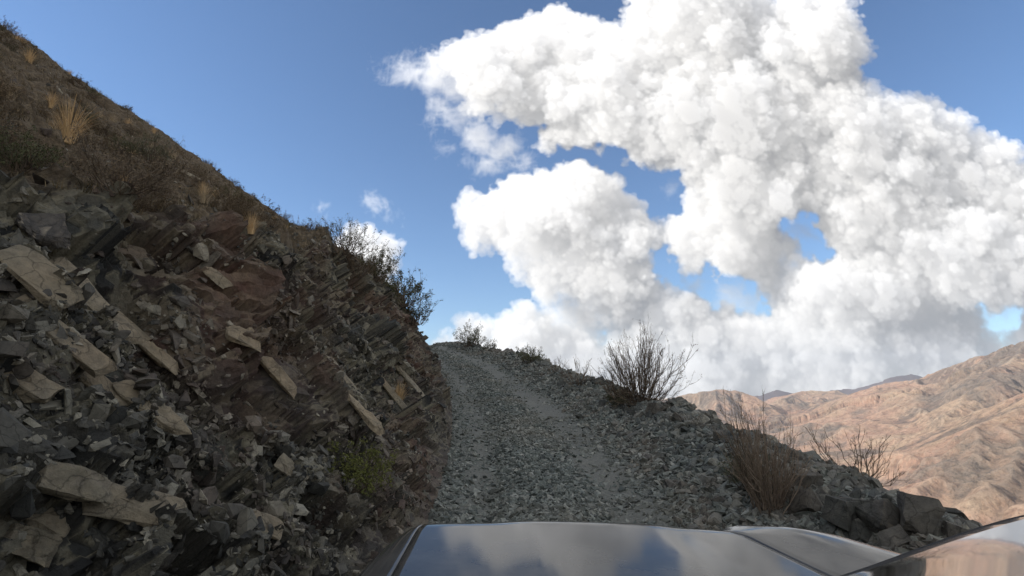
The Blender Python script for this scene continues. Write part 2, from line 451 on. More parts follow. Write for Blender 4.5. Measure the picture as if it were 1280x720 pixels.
# fine gravel of the track
def w_track(cen, col, ri):
    w = np.concatenate([[0], w_road])[np.clip(col - (NLc - 1), 0, NRd)]
    return (.35 + .9 * np.exp(-((w - .3) / .11) ** 2) + .15 * (w > .6)) * (1 - .9 * dust_g[ri][:, :][np.arange(len(ri))[:, None], col])
p_, n_, rr, cc = sample_section(NLc - 1, NLc + NRd, 52000, .5, 60, w_track, r, 1.7)
size = (.028 + .07 * r.random(len(p_)) ** 2.2 + .06 * r.random(len(p_)) ** 8) * np.maximum(1, p_[:, 1] / 13) ** .5
wv = np.concatenate([[0], w_road])[np.clip(cc - (NLc - 1), 0, NRd)]
size *= 1 + .75 * sstep(.55, .85, wv)
scatter('track', 'angular blue grey stone lying in the gravel of the track', 'larger stones in the track gravel', 'stone', p_, n_, size, T_small, M['slate'], 60, r,
        tilt=.4, sink=.1, stuff='gravel', obj_label='loose blue grey slate gravel covering the track', cat='stone')
# berm rocks
def w_berm(cen, col, ri):
    w = np.concatenate([[0], w_road])[np.clip(col - (NLc - 1), 0, NRd)]
    return sstep(.55, .8, w)
p1, n1, r1, c1 = sample_section(NLc - 1, NLc + NRd, 11000, 2.5, 60, w_berm, r, 1.6)
p2, n2, r2, c2 = sample_section(NLc + NRd - 1, NLc + NRd + 26, 2500, 2.5, 60, lambda a, b, c_: 1.0, r, 1.6)
p_ = np.concatenate([p1, p2]); n_ = np.concatenate([n1, n2])
wb = np.concatenate([np.concatenate([[0], w_road])[np.clip(c1 - (NLc - 1), 0, NRd)], np.ones(len(p2))])
size = (.05 + .14 * r.random(len(p_)) ** 2.4 + .20 * r.random(len(p_)) ** 14) * (.6 + .55 * sstep(.7, 1, wb)) * np.maximum(1, p_[:, 1] / 16) ** .4
size = np.minimum(size, .13 + .012 * np.clip(p_[:, 1], 0, 20))
scatter('berm', 'angular dark grey rock in the rubble berm along the outer track edge', 'rocks heaped in the berm along the outer track edge', 'rock', p_, n_, size, T_block, M['berm_rock'], 100, r,
        tilt=.7, sink=.05, stuff='rubble', obj_label='dark angular rubble heaped along the outer edge of the track')
# shards on the cut bank
def w_cut(cen, col, ri):
    k_ = fbm(cen.reshape(-1, 3) * .9, 3, 77).reshape(cen.shape[:2])
    low = sstep(1.3, .5, s_left[np.minimum(col, NLc - 1)] + np.clip(6 - cen[..., 1], -3, 3) * .12)
    return (1 - hillmask[ri][np.arange(len(ri))[:, None], col] * .12) * (.10 + sstep(-.1, .25, k_ + low * .7 - .1))
p_, n_, rr, cc = sample_section(0, NLc, 46000, .6, 45, w_cut, r, 1.5)
s_at = s_left[np.minimum(cc, NLc - 1)]
size = (.016 + .045 * r.random(len(p_)) ** 2.5 + .13 * r.random(len(p_)) ** 22) * np.maximum(1, p_[:, 1] / 13) ** .4 * (1 - .35 * sstep(.6, .1, s_at))
n_ = n_ * .5 + nb * .5 + np.array([.1, -.25, .1]); n_ /= np.linalg.norm(n_, axis=1, keepdims=True)
scatter('bank', 'angular brown grey rock fragment sticking out of the cut bank', 'rock fragments in the cut bank', 'rock_fragment', p_, n_, size, T_shard + T_block[:4], M['shard'], 120, r,
        tilt=.55, sink=.05, stuff='bank_rubble', obj_label='broken brown grey shards covering the cut bank')

# ---------------------------------------------------------------- slabs and boulders one can point to
def rough_rock(seed, dims, n=16, cell=3.0, amp=.08, sub=5):
    """convex block, cut fine and broken along facets"""
    V, Fc = hull_template(seed, (1, 1, 1), n, .35)
    bm = bmesh.new(); vs = [bm.verts.new(v) for v in V]
    for f in Fc: bm.faces.new([vs[i] for i in f])
    bmesh.ops.subdivide_edges(bm, edges=bm.edges, cuts=sub, use_grid_fill=True)
    bm.verts.index_update(); bmesh.ops.triangulate(bm, faces=bm.faces)
    V = np.array([v.co[:] for v in bm.verts]) * np.array(dims); Fc = np.array([[v.index for v in f.verts] for f in bm.faces]); bm.free()
    mx = max(dims); nr = V / (np.linalg.norm(V, axis=1, keepdims=True) + 1e-9)
    q = V / mx * cell + seed * 3.7
    f, t = facets(q, seed, .5); f2, t2 = facets(q * 2.7, seed + 60, .5)
    V = V + nr * ((f * amp + f2 * amp * .45 + fbm(q * 3, 4, seed) * amp * .35) * min(dims))[:, None]
    return V, Fc, np.mod(t * .3 + t2 * .2, 1)
def slab(px, py, length, width, thick, ang, label, seed, mat='slab', name='rock_slab', cat='rock slab', out=.0):
    h_ = hit(px, py)
    if h_ is None: return
    l, n, ds = h_
    # slab face looks out of the bank; long axis runs down to the right in the picture
    nn = np.array([.74, -.38, .55]); nn /= np.linalg.norm(nn)
    right = np.cross(nn, [0, 0, 1]); right = -right / np.linalg.norm(right)   # towards larger Y
    upv = np.cross(right, nn); 
    if upv[2] < 0: upv = -upv
    a = R(ang); x = math.cos(a) * right - math.sin(a) * upv; y = np.cross(nn, x)
    V, Fc, t = rough_rock(seed, (length * 1.15, width * 1.2, thick * .68), 18, 3.2, .16, 5)
    o = mesh_obj(name, V, Fc, M[mat], attrs={'tone': t})
    o.matrix_world = Matrix.Translation(Vector(l) + Vector(nn) * (out)) @ Matrix(np.stack([x, y, nn], 1).tolist()).to_4x4()
    tag(o, label, cat)
SL = [
 (30, 480, .20, .10, .07, 45, 'bluish grey slab end left of the yellowish slab'),
 (270, 350, .22, .08, .06, 50, 'small light shard of slab below the scrub at the middle of the rim'),
 (345, 470, .40, .09, .07, 64, 'grey tilted slab left of the narrow grey green rib'),
 (455, 520, .4, .09, .07, 60, 'light slab standing above the yellow green bush'),
 (360, 590, .22, .08, .06, 55, 'thin pale slab leaning low in the rubble left of the yellow green bush'),
 (330, 660, .18, .09, .06, 35, 'pale flat stone low in the rubble left of the fender'),
 (112, 378, .54, .16, .09, 55, 'long tan slab standing tilted in the upper cut bank, topmost of the pale slabs'),
 (50, 352, .34, .15, .08, 50, 'small pale slab at the photo left edge beside the long tan slab'),
 (75, 425, .45, .10, .07, 50, 'narrow greyish tan slab dipping below the small pale slab'),
 (178, 430, .50, .10, .08, 58, 'thin olive tan slab just right of the long tan slab'),
 (130, 492, .26, .10, .07, 48, 'yellowish tan slab with square lower end under the long tan slab'),
 (188, 515, .36, .11, .08, 52, 'grey slab dipping to the dark hollow below the yellowish slab'),
 (105, 612, .24, .10, .07, 25, 'cracked tan slab with stepped left end in the lower bank'),
 (165, 636, .38, .11, .08, 24, 'largest brownish slab jutting from the lower bank over a dark gap'),
 (62, 655, .12, .09, .07, 40, 'blocky tan stone under the left end of the cracked slab'),
 (30, 690, .14, .12, .09, 20, 'rounded tan stone in the lower left corner of the bank'),
 (432, 480, .55, .08, .07, 68, 'narrow grey green rib of rock standing in the middle of the bank'),
 (505, 470, 1.0, .13, .10, 66, 'pale upright rib of rock near the far end of the bank'),
 (488, 492, .8, .10, .09, 64, 'lower grey rib of rock beside the pale upright rib'),
 (165, 320, .30, .16, .12, 5, 'reddish brown block on the upper rim of the cut bank'),
 (52, 290, .20, .19, .10, 80, 'dark upright block at the top of the cut bank near the tall grass'),
 (305, 425, .24, .17, .09, 40, 'pale square slab in the middle of the dark bank'),
 (235, 220, .38, .10, .08, 15, 'flat pale stone lying among the scrub above the bank'),
]
for i, (px, py, a, b_, c_, g_, lab) in enumerate(SL):
    slab(px, py, a, b_, c_, g_, lab, 400 + i, mat='bank' if ('reddish' in lab or 'dark upright' in lab) else 'slab', out=.025)
def boulder(px, py, dims, rotz, label, seed, sink=.25):
    h_ = hit(px, py)
    if h_ is None: return
    l, n, ds = h_
    dims = tuple(x_ * 1.05 for x_ in dims)
    V, Fc, t = rough_rock(seed, tuple(x_ * .76 for x_ in dims), 16, 1.3, .035, 5)
    o = mesh_obj('boulder', V, Fc, M['boulder'], attrs={'tone': t})
    o.location = Vector(l) + Vector((0, 0, dims[2] * (.62 - sink))); o.rotation_euler = (rotz * .3, rotz * .2, rotz)
    tag(o, label, 'boulder')
BL = [
 (1010, 612, (.24, .2, .22), .3, 'dark cubic boulder perched beside the brown twiggy bush'),
 (1150, 665, (.34, .3, .34), 1.1, 'largest rounded boulder at the low end of the berm'),
 (1100, 668, (.34, .28, .26), 2.0, 'brown grey boulder left of the largest rounded boulder'),
 (1060, 655, (.40, .28, .28), .6, 'wide dark boulder below the small bare shrub'),
 (1010, 645, (.36, .28, .28), 1.7, 'split dark boulder beside the foot of the brown twiggy bush'),
 (1195, 678, (.22, .18, .16), .9, 'last small boulder on the berm next to the windscreen edge'),
 (1120, 690, (.26, .2, .18), 2.7, 'flat boulder in front of the rounded boulders by the fender'),
 (1075, 682, (.24, .2, .2), 1.9, 'small block between the fender and the wide dark boulder'),
 (820, 520, (.36, .3, .28), .8, 'square grey boulder under the tall bare shrub'),
 (850, 530, (.30, .26, .2), 1.4, 'lower boulder right of the square grey boulder'),
 (905, 553, (.24, .2, .2), .2, 'dark block on the berm crest above the brown twiggy bush'),
 (925, 575, (.2, .17, .18), 2.2, 'small dark block leaning by the left side of the brown bush'),
]
for i, (px, py, dm, rz, lab) in enumerate(BL): boulder(px, py, dm, rz, lab, 500 + i)

# ---------------------------------------------------------------- plants
class Tubes:
    def __init__(s): s.V, s.F, s.T = [], [], []
    def path(s, pts, r0, r1, tone):
        n = len(pts); base = len(s.V)
        for i, p in enumerate(pts):
            d = (pts[min(i + 1, n - 1)] - pts[max(i - 1, 0)]).normalized()
            a = d.orthogonal().normalized(); b = d.cross(a); rr = r0 + (r1 - r0) * i / (n - 1)
            for k in range(3):
                an = k * 2.0944; s.V.append(p + a * (math.cos(an) * rr) + b * (math.sin(an) * rr)); s.T.append(tone)
        for i in range(n - 1):
            for k in range(3):
                a0 = base + i * 3 + k; a1 = base + i * 3 + (k + 1) % 3
                s.F.append((a0, a1, a1 + 3, a0 + 3))
def leafquad(V, Fc, T, p, size, rr, flat=.5):
    d = Vector((rr.gauss(0, 1), rr.gauss(0, 1), rr.gauss(.4, 1))).normalized(); a = d.orthogonal().normalized()
    b = len(V); w = size * flat
    V += [p - a * w * .5, p + d * size * .5 - a * w * .1, p + a * w * .5, p - d * size * .5]
    Fc.append((b, b + 3, b + 2, b + 1)); t = rr.random(); T += [t] * 4
def shrub_meshes(seed, h, spread, nstem, twigs, leafn, leafs, tmat, lmat, upright=.6, rad=.006):
    rr = random.Random(seed); tb = Tubes(); LV, LF, LTn = [], [], []
    for i in range(nstem):
        az = rr.uniform(0, 6.283); out = rr.random() ** .6 * spread
        hh = h * (rr.uniform(.55, 1.08) if rr.random() > .22 else rr.uniform(.2, .5)) * (1 + .22 * math.cos(az - seed)) / 1.1 * (1 - .25 * (out / max(spread, .01)) ** 2)
        d = Vector((math.cos(az), math.sin(az), 0)); p = d * rr.uniform(0, .32) * spread + Vector((rr.gauss(0, .05), rr.gauss(0, .05), 0)) * h
        pts = [p.copy()]; n = 7; bend = Vector((rr.gauss(0, .12), rr.gauss(0, .12), 0)) * h
        for j in range(1, n + 1):
            f = j / n
            q = p + d * (out * f ** upright) + Vector((0, 0, hh * f ** .95)) + bend * f * f + Vector((rr.gauss(0, 1), rr.gauss(0, 1), rr.gauss(0, 1))) * h * .016
            pts.append(q)
        tn = rr.random(); r0 = rad * rr.uniform(.6, 1.3) * h ** .5
        tb.path(pts, r0, r0 * .35, tn)
        for t_ in range(twigs):
            j = rr.randint(2, n - 1); o = pts[j]; dirr = ((pts[j + 1] - pts[j]).normalized() + Vector((rr.gauss(0, .45), rr.gauss(0, .45), rr.gauss(.25, .3)))).normalized()
            L = h * rr.uniform(.10, .30); q1 = o + dirr * L * .5 + Vector((0, 0, .05 * L)); q2 = o + dirr * L + Vector((0, 0, .22 * L))
            tb.path([o, q1, q2], r0 * .5, r0 * .2, tn)
            for s_ in range(2):
                o2 = q1.lerp(q2, rr.random()); d2 = (dirr + Vector((rr.gauss(0, .6), rr.gauss(0, .6), rr.gauss(.2, .4)))).normalized()
                e = o2 + d2 * L * rr.uniform(.25, .5); tb.path([o2, e], r0 * .3, r0 * .14, tn)
                for l_ in range(leafn):
                    leafquad(LV, LF, LTn, o2.lerp(e, rr.uniform(.1, 1.15)) + Vector((rr.gauss(0, 1), rr.gauss(0, 1), rr.gauss(0, 1))) * leafs * .6, leafs * rr.uniform(.6, 1.3), rr)
    bm_ = mesh_obj('branches', [tuple(v) for v in tb.V], np.array(tb.F), M[tmat], attrs={'tone': tb.T}, mesh_only=True)
    lm_ = mesh_obj('leaves', [tuple(v) for v in LV], np.array(LF), M[lmat], attrs={'tone': LTn}, mesh_only=True) if LV else None
    return bm_, lm_
def shrub(name, label, loc, meshes, scale=1, rz=0, group=None, cat='shrub', tilt=(0, 0), z=1):
    o = empty(name, loc); o.scale = (scale, scale, scale * z); o.rotation_euler = (tilt[0], tilt[1], rz)
    tag(o, label, cat, group)
    for me in meshes:
        if me is None: continue
        c_ = bpy.data.objects.new(me.name.split('.')[0], me); C.objects.link(c_); c_.parent = o
    return o
def tuft_mesh(seed, h, spread, n, mat, wdt=.006):
    rr = random.Random(seed); V, Fc, T = [], [], []
    for i in range(n):
        az = rr.uniform(0, 6.283); d = Vector((math.cos(az), math.sin(az), 0)); sd = Vector((-d.y, d.x, 0))
        out = spread * rr.random() ** .7; hh = h * rr.uniform(.5, 1.1); base = d * rr.uniform(0, .25) * spread; b = len(V); t = rr.random()
        ww = wdt * rr.uniform(.6, 1.3)
        for j in range(4):
            f = j / 3; q = base + d * out * f ** 1.8 + Vector((0, 0, hh * (f - .25 * f * f * (out / spread))))
            V += [q - sd * ww * (1 - .8 * f), q + sd * ww * (1 - .8 * f)]; T += [t, t]
        for j in range(3): Fc.append((b + 2 * j, b + 2 * j + 1, b + 2 * j + 3, b + 2 * j + 2))
    return mesh_obj('grass_tuft', [tuple(v) for v in V], np.array(Fc), M[mat], attrs={'tone': T}, mesh_only=True)
def place_on(px, py, maxd=120):
    for k in range(60):
        h_ = hit(px, py + k * 1.0)
        if h_ and h_[2] < maxd: return h_[0]
    return None
# bare shrubs of the berm
G = lambda *a, **k: shrub_meshes(*a, **k)
big = G(1, 1.0, .62, 105, 6, 2, .022, 'twig', 'leaf_brown', upright=.8, rad=.0075)
brown = G(2, 1.0, .44, 90, 6, 1, .020, 'twig_tan', 'leaf_brown', upright=.9, rad=.008)
small = G(3, 1.0, .75, 26, 4, 1, .022, 'twig', 'leaf_brown', upright=.8, rad=.009)
leafy = [G(10 + i, 1.0, .6, 44, 6, 6, .045, 'twig', 'leaf_olive', upright=.75, rad=.008) for i in range(3)]
scrub = [G(20 + i, 1.0, .8, 44, 6, 6, .05, 'twig', 'leaf_brown', upright=.65, rad=.008) for i in range(3)]
def H(px_h, loc):
    return px_h / F * (loc[1] * CP + loc[2] * SP)
def named(name, label, px, py, pxh, meshes, rz=0, z=1, cat='shrub', dz=0, tilt=(0, 0), maxd=120):
    l = place_on(px, py, maxd)
    if l is None: print('MISS', label); return
    s = H(pxh, l); return shrub(name, label, (l[0], l[1], l[2] - .05 * s + dz), meshes, s / z, rz, None, cat, tilt, z)
named('bare_shrub', 'tall bare twiggy shrub standing against the clouds on the berm crest', 800, 505, 96, big, z=1.3)
named('bare_shrub', 'brown twiggy bush beside the fender in front of the far mountains', 962, 640, 142, brown, z=1.75)
named('bare_shrub', 'yellow green low bush at the left foot of the brown twiggy bush', 938, 610, 45, (leafy[1][0], leafy[1][1]))
l_ = drop(3.72, 5.75)
shrub('bare_shrub', 'small bare shrub behind the row of boulders at the end of the berm', (l_[0], l_[1], l_[2] - .03), small, .62, 1.0, tilt=(0, .15))
named('bare_shrub', 'small sparse shrub on the berm left of the tall bare shrub', 724, 482, 40, small, 1.0)
named('leafy_shrub', 'low dark shrub on the berm between the sparse shrub and the track crest', 663, 455, 26, leafy[0])
named('bare_shrub', 'tiny bare shrub on the berm right of the tall bare shrub', 868, 535, 20, small, 2.0)
named('bare_shrub', 'tiny bare shrub on the berm between the low dark shrub and the sparse shrub', 693, 468, 20, small, 3.0)
named('leafy_shrub', 'low dark tuft of shrub at the foot of the tall bare shrub', 772, 508, 22, leafy[2], 2.0)
named('leafy_shrub', 'small dark bush on the skyline at the crest of the track', 590, 434, 28, leafy[1])
named('leafy_shrub', 'tiny bush just right of the skyline bush at the track crest', 612, 438, 14, leafy[2])
named('leafy_shrub', 'tallest dark shrub on the rim of the cut bank against the sky', 432, 318, 50, leafy[0], 1)
named('leafy_shrub', 'rounded dark shrub on the rim between the tallest and the last one', 470, 352, 44, leafy[1], 2)
named('leafy_shrub', 'last dark shrub at the far end of the bank rim', 503, 382, 48, leafy[2], 3)
named('leafy_shrub', 'drooping dark bush hanging over the far end of the bank', 518, 405, 36, leafy[0], 4)
named('leafy_shrub', 'brown rimmed bush hugging the rim below the tallest shrub', 447, 345, 30, scrub[0], 4)
named('scrub_bush', 'large grey brown bush above the cut bank beside the tall straw tuft', 150, 240, 72, scrub[0], 1)
named('scrub_bush', 'olive bush behind the large grey brown bush on the slope', 185, 205, 42, leafy[2], 1)
moss = (G(40, 1, .9, 40, 6, 6, .06, 'twig', 'leaf_moss', upright=.6, rad=.006))
named('scrub_bush', 'yellow green bush low on the dark bank near the fender', 436, 612, 58, moss, 0)
tm = [tuft_mesh(60 + i, 1, .55, 260, 'straw') for i in range(2)] + [tuft_mesh(70 + i, 1, .8, 170, 'straw_pale', .008) for i in range(3)]
def tuft(label, px, py, pxh, k, cat='grass tuft', group=None, loc=None, s=None, rz=0):
    l = loc if loc is not None else place_on(px, py)
    if l is None: return
    s = s or H(pxh, l)
    o = bpy.data.objects.new('grass_tuft', tm[k]); C.objects.link(o); o.location = (l[0], l[1], l[2] - .03); o.scale = (s, s, s); o.rotation_euler = (0, 0, rz)
    tag(o, label, cat, group)
tuft('tall golden straw tuft on the slope near the photo left edge', 84, 178, 62, 0)
tuft('golden straw tuft at the skyline edge right of the flat pale stone', 314, 290, 30, 1)
tuft('short pale straw tuft on the slope beside the flat pale stone', 255, 252, 26, 2)
tuft('yellowish grass tuft growing at the foot of the pale upright rib', 498, 505, 34, 0)
tuft('faded straw tuft high on the slope close to the skyline', 36, 78, 22, 1)
tuft('faded straw tuft on the slope above the olive bush', 215, 200, 20, 3)
# scrub covering the slope above
r = np.random.default_rng(33)
def w_hill(cen, col, ri):
    return hillmask[ri][np.arange(len(ri))[:, None], col] * (cen[..., 1] < 60)
p_, n_, rr_, cc_ = sample_section(0, NLc, 290, 1.0, 70, w_hill, r, 1.9)
for i in range(len(p_)):
    d_ = np.linalg.norm(p_[i]); u = r.random()
    s = r.uniform(.17, .37) * max(1, d_ / 14) ** .5
    if u < .45: shrub('scrub_bush', 'low brown scrub bush scattered over the slope above the cut', p_[i] - [0, 0, .02], scrub[i % 3], s, r.uniform(0, 6), 'brown scrub bushes on the slope above the cut')
    elif u < .7: shrub('scrub_bush', 'low olive scrub bush scattered over the slope above the cut', p_[i] - [0, 0, .02], leafy[i % 3], s * .9, r.uniform(0, 6), 'olive scrub bushes on the slope above the cut')
    else: tuft('small pale dry grass tuft scattered over the slope above the cut', 0, 0, 0, 2 + i % 3, group='small grass tufts on the slope above the cut', loc=p_[i], s=s * .8, rz=r.uniform(0, 6))
r2 = np.random.default_rng(91)
p_, n_, rr_, cc_ = sample_section(0, NLc, 46, 1.5, 34, w_hill, r2, 1.9)
for i in range(len(p_)):
    tuft('golden dry grass tuft scattered over the slope above the cut', 0, 0, 0, i % 2, group='golden grass tufts on the slope above the cut', loc=p_[i], s=r2.uniform(.18, .33) * max(1, np.linalg.norm(p_[i]) / 12) ** .5, rz=r2.uniform(0, 6))
# ground cover
p_, n_, rr_, cc_ = sample_section(0, NLc, 10000, 1.0, 70, w_hill, r, 1.7)
V, Fc, T = [], [], []
for i in range(len(p_)):
    d_ = np.linalg.norm(p_[i]); sz = .05 * max(1, d_ / 8) ** .6; o = p_[i]
    for k_ in range(7):
        a_ = r.uniform(0, 6.283); dx, dy = math.cos(a_), math.sin(a_); hh = sz * r.uniform(.6, 1.6); ww = sz * .08; ox = r.normal(0, sz * .6, 2)
        b0 = len(V); q = o + [ox[0], ox[1], -.01]
        V += [q + [-dy * ww, dx * ww, 0], q + [dy * ww, -dx * ww, 0], q + [dx * sz * .7, dy * sz * .7, hh]]; T += [i * .137 % 1] * 3; Fc.append((b0, b0 + 1, b0 + 2))
M['cover'] = plain('ground_cover', (.04, .035, .02), (.17, .13, .075))
o = mesh_obj('dry_grass', V, np.array(Fc), M['cover'], attrs={'tone': T}); tag(o, 'short dry grass and weeds covering the slope', 'dry grass', None, 'stuff')

# ---------------------------------------------------------------- far mountains
def catmull(pts, n):
    pts = np.array(pts, float); t = np.linspace(0, len(pts) - 1, n); i = np.clip(t.astype(int), 0, len(pts) - 2); f = (t - i)[:, None]
    p0, p1, p2, p3 = pts[np.maximum(i - 1, 0)], pts[i], pts[i + 1], pts[np.minimum(i + 2, len(pts) - 1)]
    return .5 * ((2 * p1) + (-p0 + p2) * f + (2 * p0 - 5 * p1 + 4 * p2 - p3) * f ** 2 + (-p0 + 3 * p1 - 3 * p2 + p3) * f ** 3)
cell = 8.0
gx = np.arange(100, 6600, cell); gy = np.arange(900, 6700, cell)
GX, GY = np.meshgrid(gx, gy)
base = -430 + 0 * GX + .02 * np.clip(GY - 2500, 0, None) + .03 * np.clip(GX - 2500, 0, None)
# our own side of the valley
H_ = np.maximum(base, -250 - .5 * (GX + 0) - .5 * np.clip(GY - 900, 0, None)) * 0 + base
ridges = [
 ([(1500, 330, 3600), (1400, 375, 3700), (1280, 428, 3800), (1215, 452, 4000), (1150, 470, 4300), (1085, 484, 4800), (1020, 498, 5200), (960, 512, 5400)], .62),
 ([(1280, 428, 3800), (1235, 470, 3300), (1190, 510, 2950), (1150, 560, 2600), (1110, 600, 2350)], .60),
 ([(1150, 470, 4300), (1120, 500, 3900), (1075, 530, 3500), (1045, 570, 3100), (1020, 600, 2800)], .60),
 ([(780, 500, 5400), (830, 500, 5200), (870, 490, 5000), (905, 486, 4900), (945, 494, 4800), (985, 515, 4500), (1020, 545, 4200), (1040, 575, 3900)], .62),
 ([(905, 486, 4900), (890, 520, 4300), (885, 560, 3800)], .65),
 ([(1040, 486, 6200), (1000, 488, 6300), (960, 500, 6000)], .5),
 ([(1500, 400, 2350), (1400, 450, 2300), (1290, 512, 2200), (1235, 545, 2050), (1180, 585, 1900), (1125, 622, 1750)], .58),
 ([(1290, 512, 2200), (1270, 570, 1850), (1230, 615, 1600)], .6),
 ([(1400, 450, 2300), (1380, 540, 1800), (1350, 600, 1500)], .6),
]
warp = np.stack([GX, GY, 0 * GX], -1).reshape(-1, 3)
wx = (fbm(warp * .0020, 2, 301) * 100).reshape(GX.shape); wy = (fbm(warp * .0020, 2, 302) * 100).reshape(GX.shape)
PX, PY = GX + wx, GY + wy
GM = (.08 + .92 * sstep(-.02, .34, fbm(warp * .0016 + 9.1, 3, 611))).reshape(GX.shape)
for pts, sl in ridges:
    cp = catmull([at(*p_) for p_ in pts], 60)
    best = np.full(GX.shape, -1e9); bs = np.zeros(GX.shape); bd = np.zeros(GX.shape); acc = rs_ = 1000.0 * len(pts) + abs(pts[0][0])
    for a, b_ in zip(cp[:-1], cp[1:]):
        ab = b_[:2] - a[:2]; L2 = ab.dot(ab)
        t = np.clip(((PX - a[0]) * ab[0] + (PY - a[1]) * ab[1]) / L2, 0, 1)
        dd = np.hypot(PX - a[0] - t * ab[0], PY - a[1] - t * ab[1])
        z = a[2] + (b_[2] - a[2]) * t - sl * dd * (1 - .00012 * dd)
        side_ = np.sign((PX - a[0]) * ab[1] - (PY - a[1]) * ab[0])
        m_ = z > best; best = np.where(m_, z, best); bs = np.where(m_, acc + t * math.sqrt(L2) + side_ * 40000, bs); bd = np.where(m_, dd, bd); acc += math.sqrt(L2)
    qg = np.stack([bs.ravel(), bd.ravel() * .16, 0 * bd.ravel()], 1)
    qg[:, 0] += (fbm(warp * .004, 3, 501) * 70)
    fl = lambda lam, sd_: np.abs(vnoise(qg / np.array([lam, lam * 1.4, 1]) , sd_)).reshape(GX.shape)
    gm = GM
    best = best - (1 - fl(270, 71) * 2.2) * 74 * sstep(0, 420, bd) - gm * (1 - fl(105, 72) * 2.2) * 32 * sstep(0, 160, bd) - (.15 + gm) * (1 - fl(62, 73) * 2.2) * 14 * sstep(0, 80, bd)
    kk = 30.0
    hm = np.clip(.5 + .5 * (best - H_) / kk, 0, 1)
    H_ = H_ * (1 - hm) + best * hm + kk * hm * (1 - hm) * .6
rel = sstep(-430, -330, H_)
H_ += rel * ((ridged(warp * .0016, 3, 310, .5).reshape(GX.shape) - .6) * 30 + (ridged(warp * .0045, 3, 312, .5).reshape(GX.shape) - .5) * 5 + fbm(warp * .012, 3, 320).reshape(GX.shape) * 2)
# rain-cut gullies: many drops at once run down the grid and carry material with them
def erode(Hm, drops, steps, r, rad_k=.35):
    n, m_ = Hm.shape
    for batch in range(drops):
        K = 9000
        x = r.uniform(2, m_ - 3, K); y = r.uniform(2, n - 3, K); dx = np.zeros(K); dy = np.zeros(K); sed = np.zeros(K); wat = np.ones(K); alive = np.ones(K, bool)
        for s_ in range(steps):
            xi = x.astype(int); yi = y.astype(int); fx = x - xi; fy = y - yi
            h00 = Hm[yi, xi]; h10 = Hm[yi, xi + 1]; h01 = Hm[yi + 1, xi]; h11 = Hm[yi + 1, xi + 1]
            g_x = (h10 - h00) * (1 - fy) + (h11 - h01) * fy; g_y = (h01 - h00) * (1 - fx) + (h11 - h10) * fx
            h0 = h00 * (1 - fx) * (1 - fy) + h10 * fx * (1 - fy) + h01 * (1 - fx) * fy + h11 * fx * fy
            dx = dx * .15 - g_x * .85; dy = dy * .15 - g_y * .85; l = np.hypot(dx, dy) + 1e-9; sx, sy = dx / l, dy / l
            nx = np.clip(x + sx, 1, m_ - 3); ny = np.clip(y + sy, 1, n - 3)
            xj = nx.astype(int); yj = ny.astype(int); fx2 = nx - xj; fy2 = ny - yj
            h1 = Hm[yj, xj] * (1 - fx2) * (1 - fy2) + Hm[yj, xj + 1] * fx2 * (1 - fy2) + Hm[yj + 1, xj] * (1 - fx2) * fy2 + Hm[yj + 1, xj + 1] * fx2 * fy2
            dh = h1 - h0
            cap = np.maximum(-dh, .05) * wat * 2.8
            dep = np.where(dh > 0, np.minimum(dh, sed), np.where(sed > cap, (sed - cap) * .25, -np.minimum((cap - sed) * rad_k, np.maximum(-dh, 0) * .7)))
            sed = sed - dep
            for ox, oy, wgt in ((0, 0, (1 - fx) * (1 - fy)), (1, 0, fx * (1 - fy)), (0, 1, (1 - fx) * fy), (1, 1, fx * fy)):
                np.add.at(Hm, (yi + oy, xi + ox), dep * wgt * .85)
            x, y = nx, ny; wat *= .985
    return Hm
H_ += rel * (ridged(warp * .014, 3, 330).reshape(GX.shape) - .5) * 2.5
H_ = erode(H_, 9, 60, np.random.default_rng(5))
# a light relax keeps single-cell spikes out
Hs = H_.copy(); Hs[1:-1, 1:-1] = (H_[:-2, 1:-1] + H_[2:, 1:-1] + H_[1:-1, :-2] + H_[1:-1, 2:]) / 4
H_ = H_ * .9 + Hs * .1
Hb = H_.copy()
for _ in range(14):
    Hb[1:-1, 1:-1] = (Hb[:-2, 1:-1] + Hb[2:, 1:-1] + Hb[1:-1, :-2] + Hb[1:-1, 2:] ) / 4
Hc = H_.copy()
for _ in range(3):
    Hc[1:-1, 1:-1] = (Hc[:-2, 1:-1] + Hc[2:, 1:-1] + Hc[1:-1, :-2] + Hc[1:-1, 2:]) / 4
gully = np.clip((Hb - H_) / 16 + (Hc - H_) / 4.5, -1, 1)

mm, nt, b = new_mat('mountain_rock'); M['mountain'] = mm
p = pos(nt)
sepz = nt.nodes.new('ShaderNodeSeparateXYZ'); nt.links.new(p, sepz.inputs[0])
n_big = noise_tex(nt, .0011, 6, .6, p, 1.2); n_mid = noise_tex(nt, .005, 8, .65, p, .6); n_fine = noise_tex(nt, .03, 8, .7, p)
col = ramp(nt, [(.30, (.31, .205, .145)), (.45, (.42, .285, .195)), (.58, (.46, .33, .225)), (.72, (.52, .39, .28))], n_mid)
col = mixc(nt, ramp(nt, [(.46, (0, 0, 0)), (.58, (.8, .8, .8))], n_big), col, (.46, .28, .20))
n_out_shade = noise_tex(nt, .0017, 9, .72, p, 1.0)
col = mixc(nt, ramp(nt, [(.52, (0, 0, 0)), (.57, (.75, .75, .75))], n_out_shade), col, (.15, .12, .10))  # dark rock outcrops, widened so their colour also stands in for cloud shadows
n_pale = noise_tex(nt, .0045, 6, .65, p, 1.0)
col = mixc(nt, ramp(nt, [(.62, (0, 0, 0)), (.72, (.7, .7, .7))], n_pale), col, (.52, .43, .33))
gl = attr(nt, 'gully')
col = mixc(nt, mth(nt, 'MULTIPLY', ramp(nt, [(.15, (0, 0, 0)), (.8, (1, 1, 1))], gl), .45), col, (.25, .19, .15))
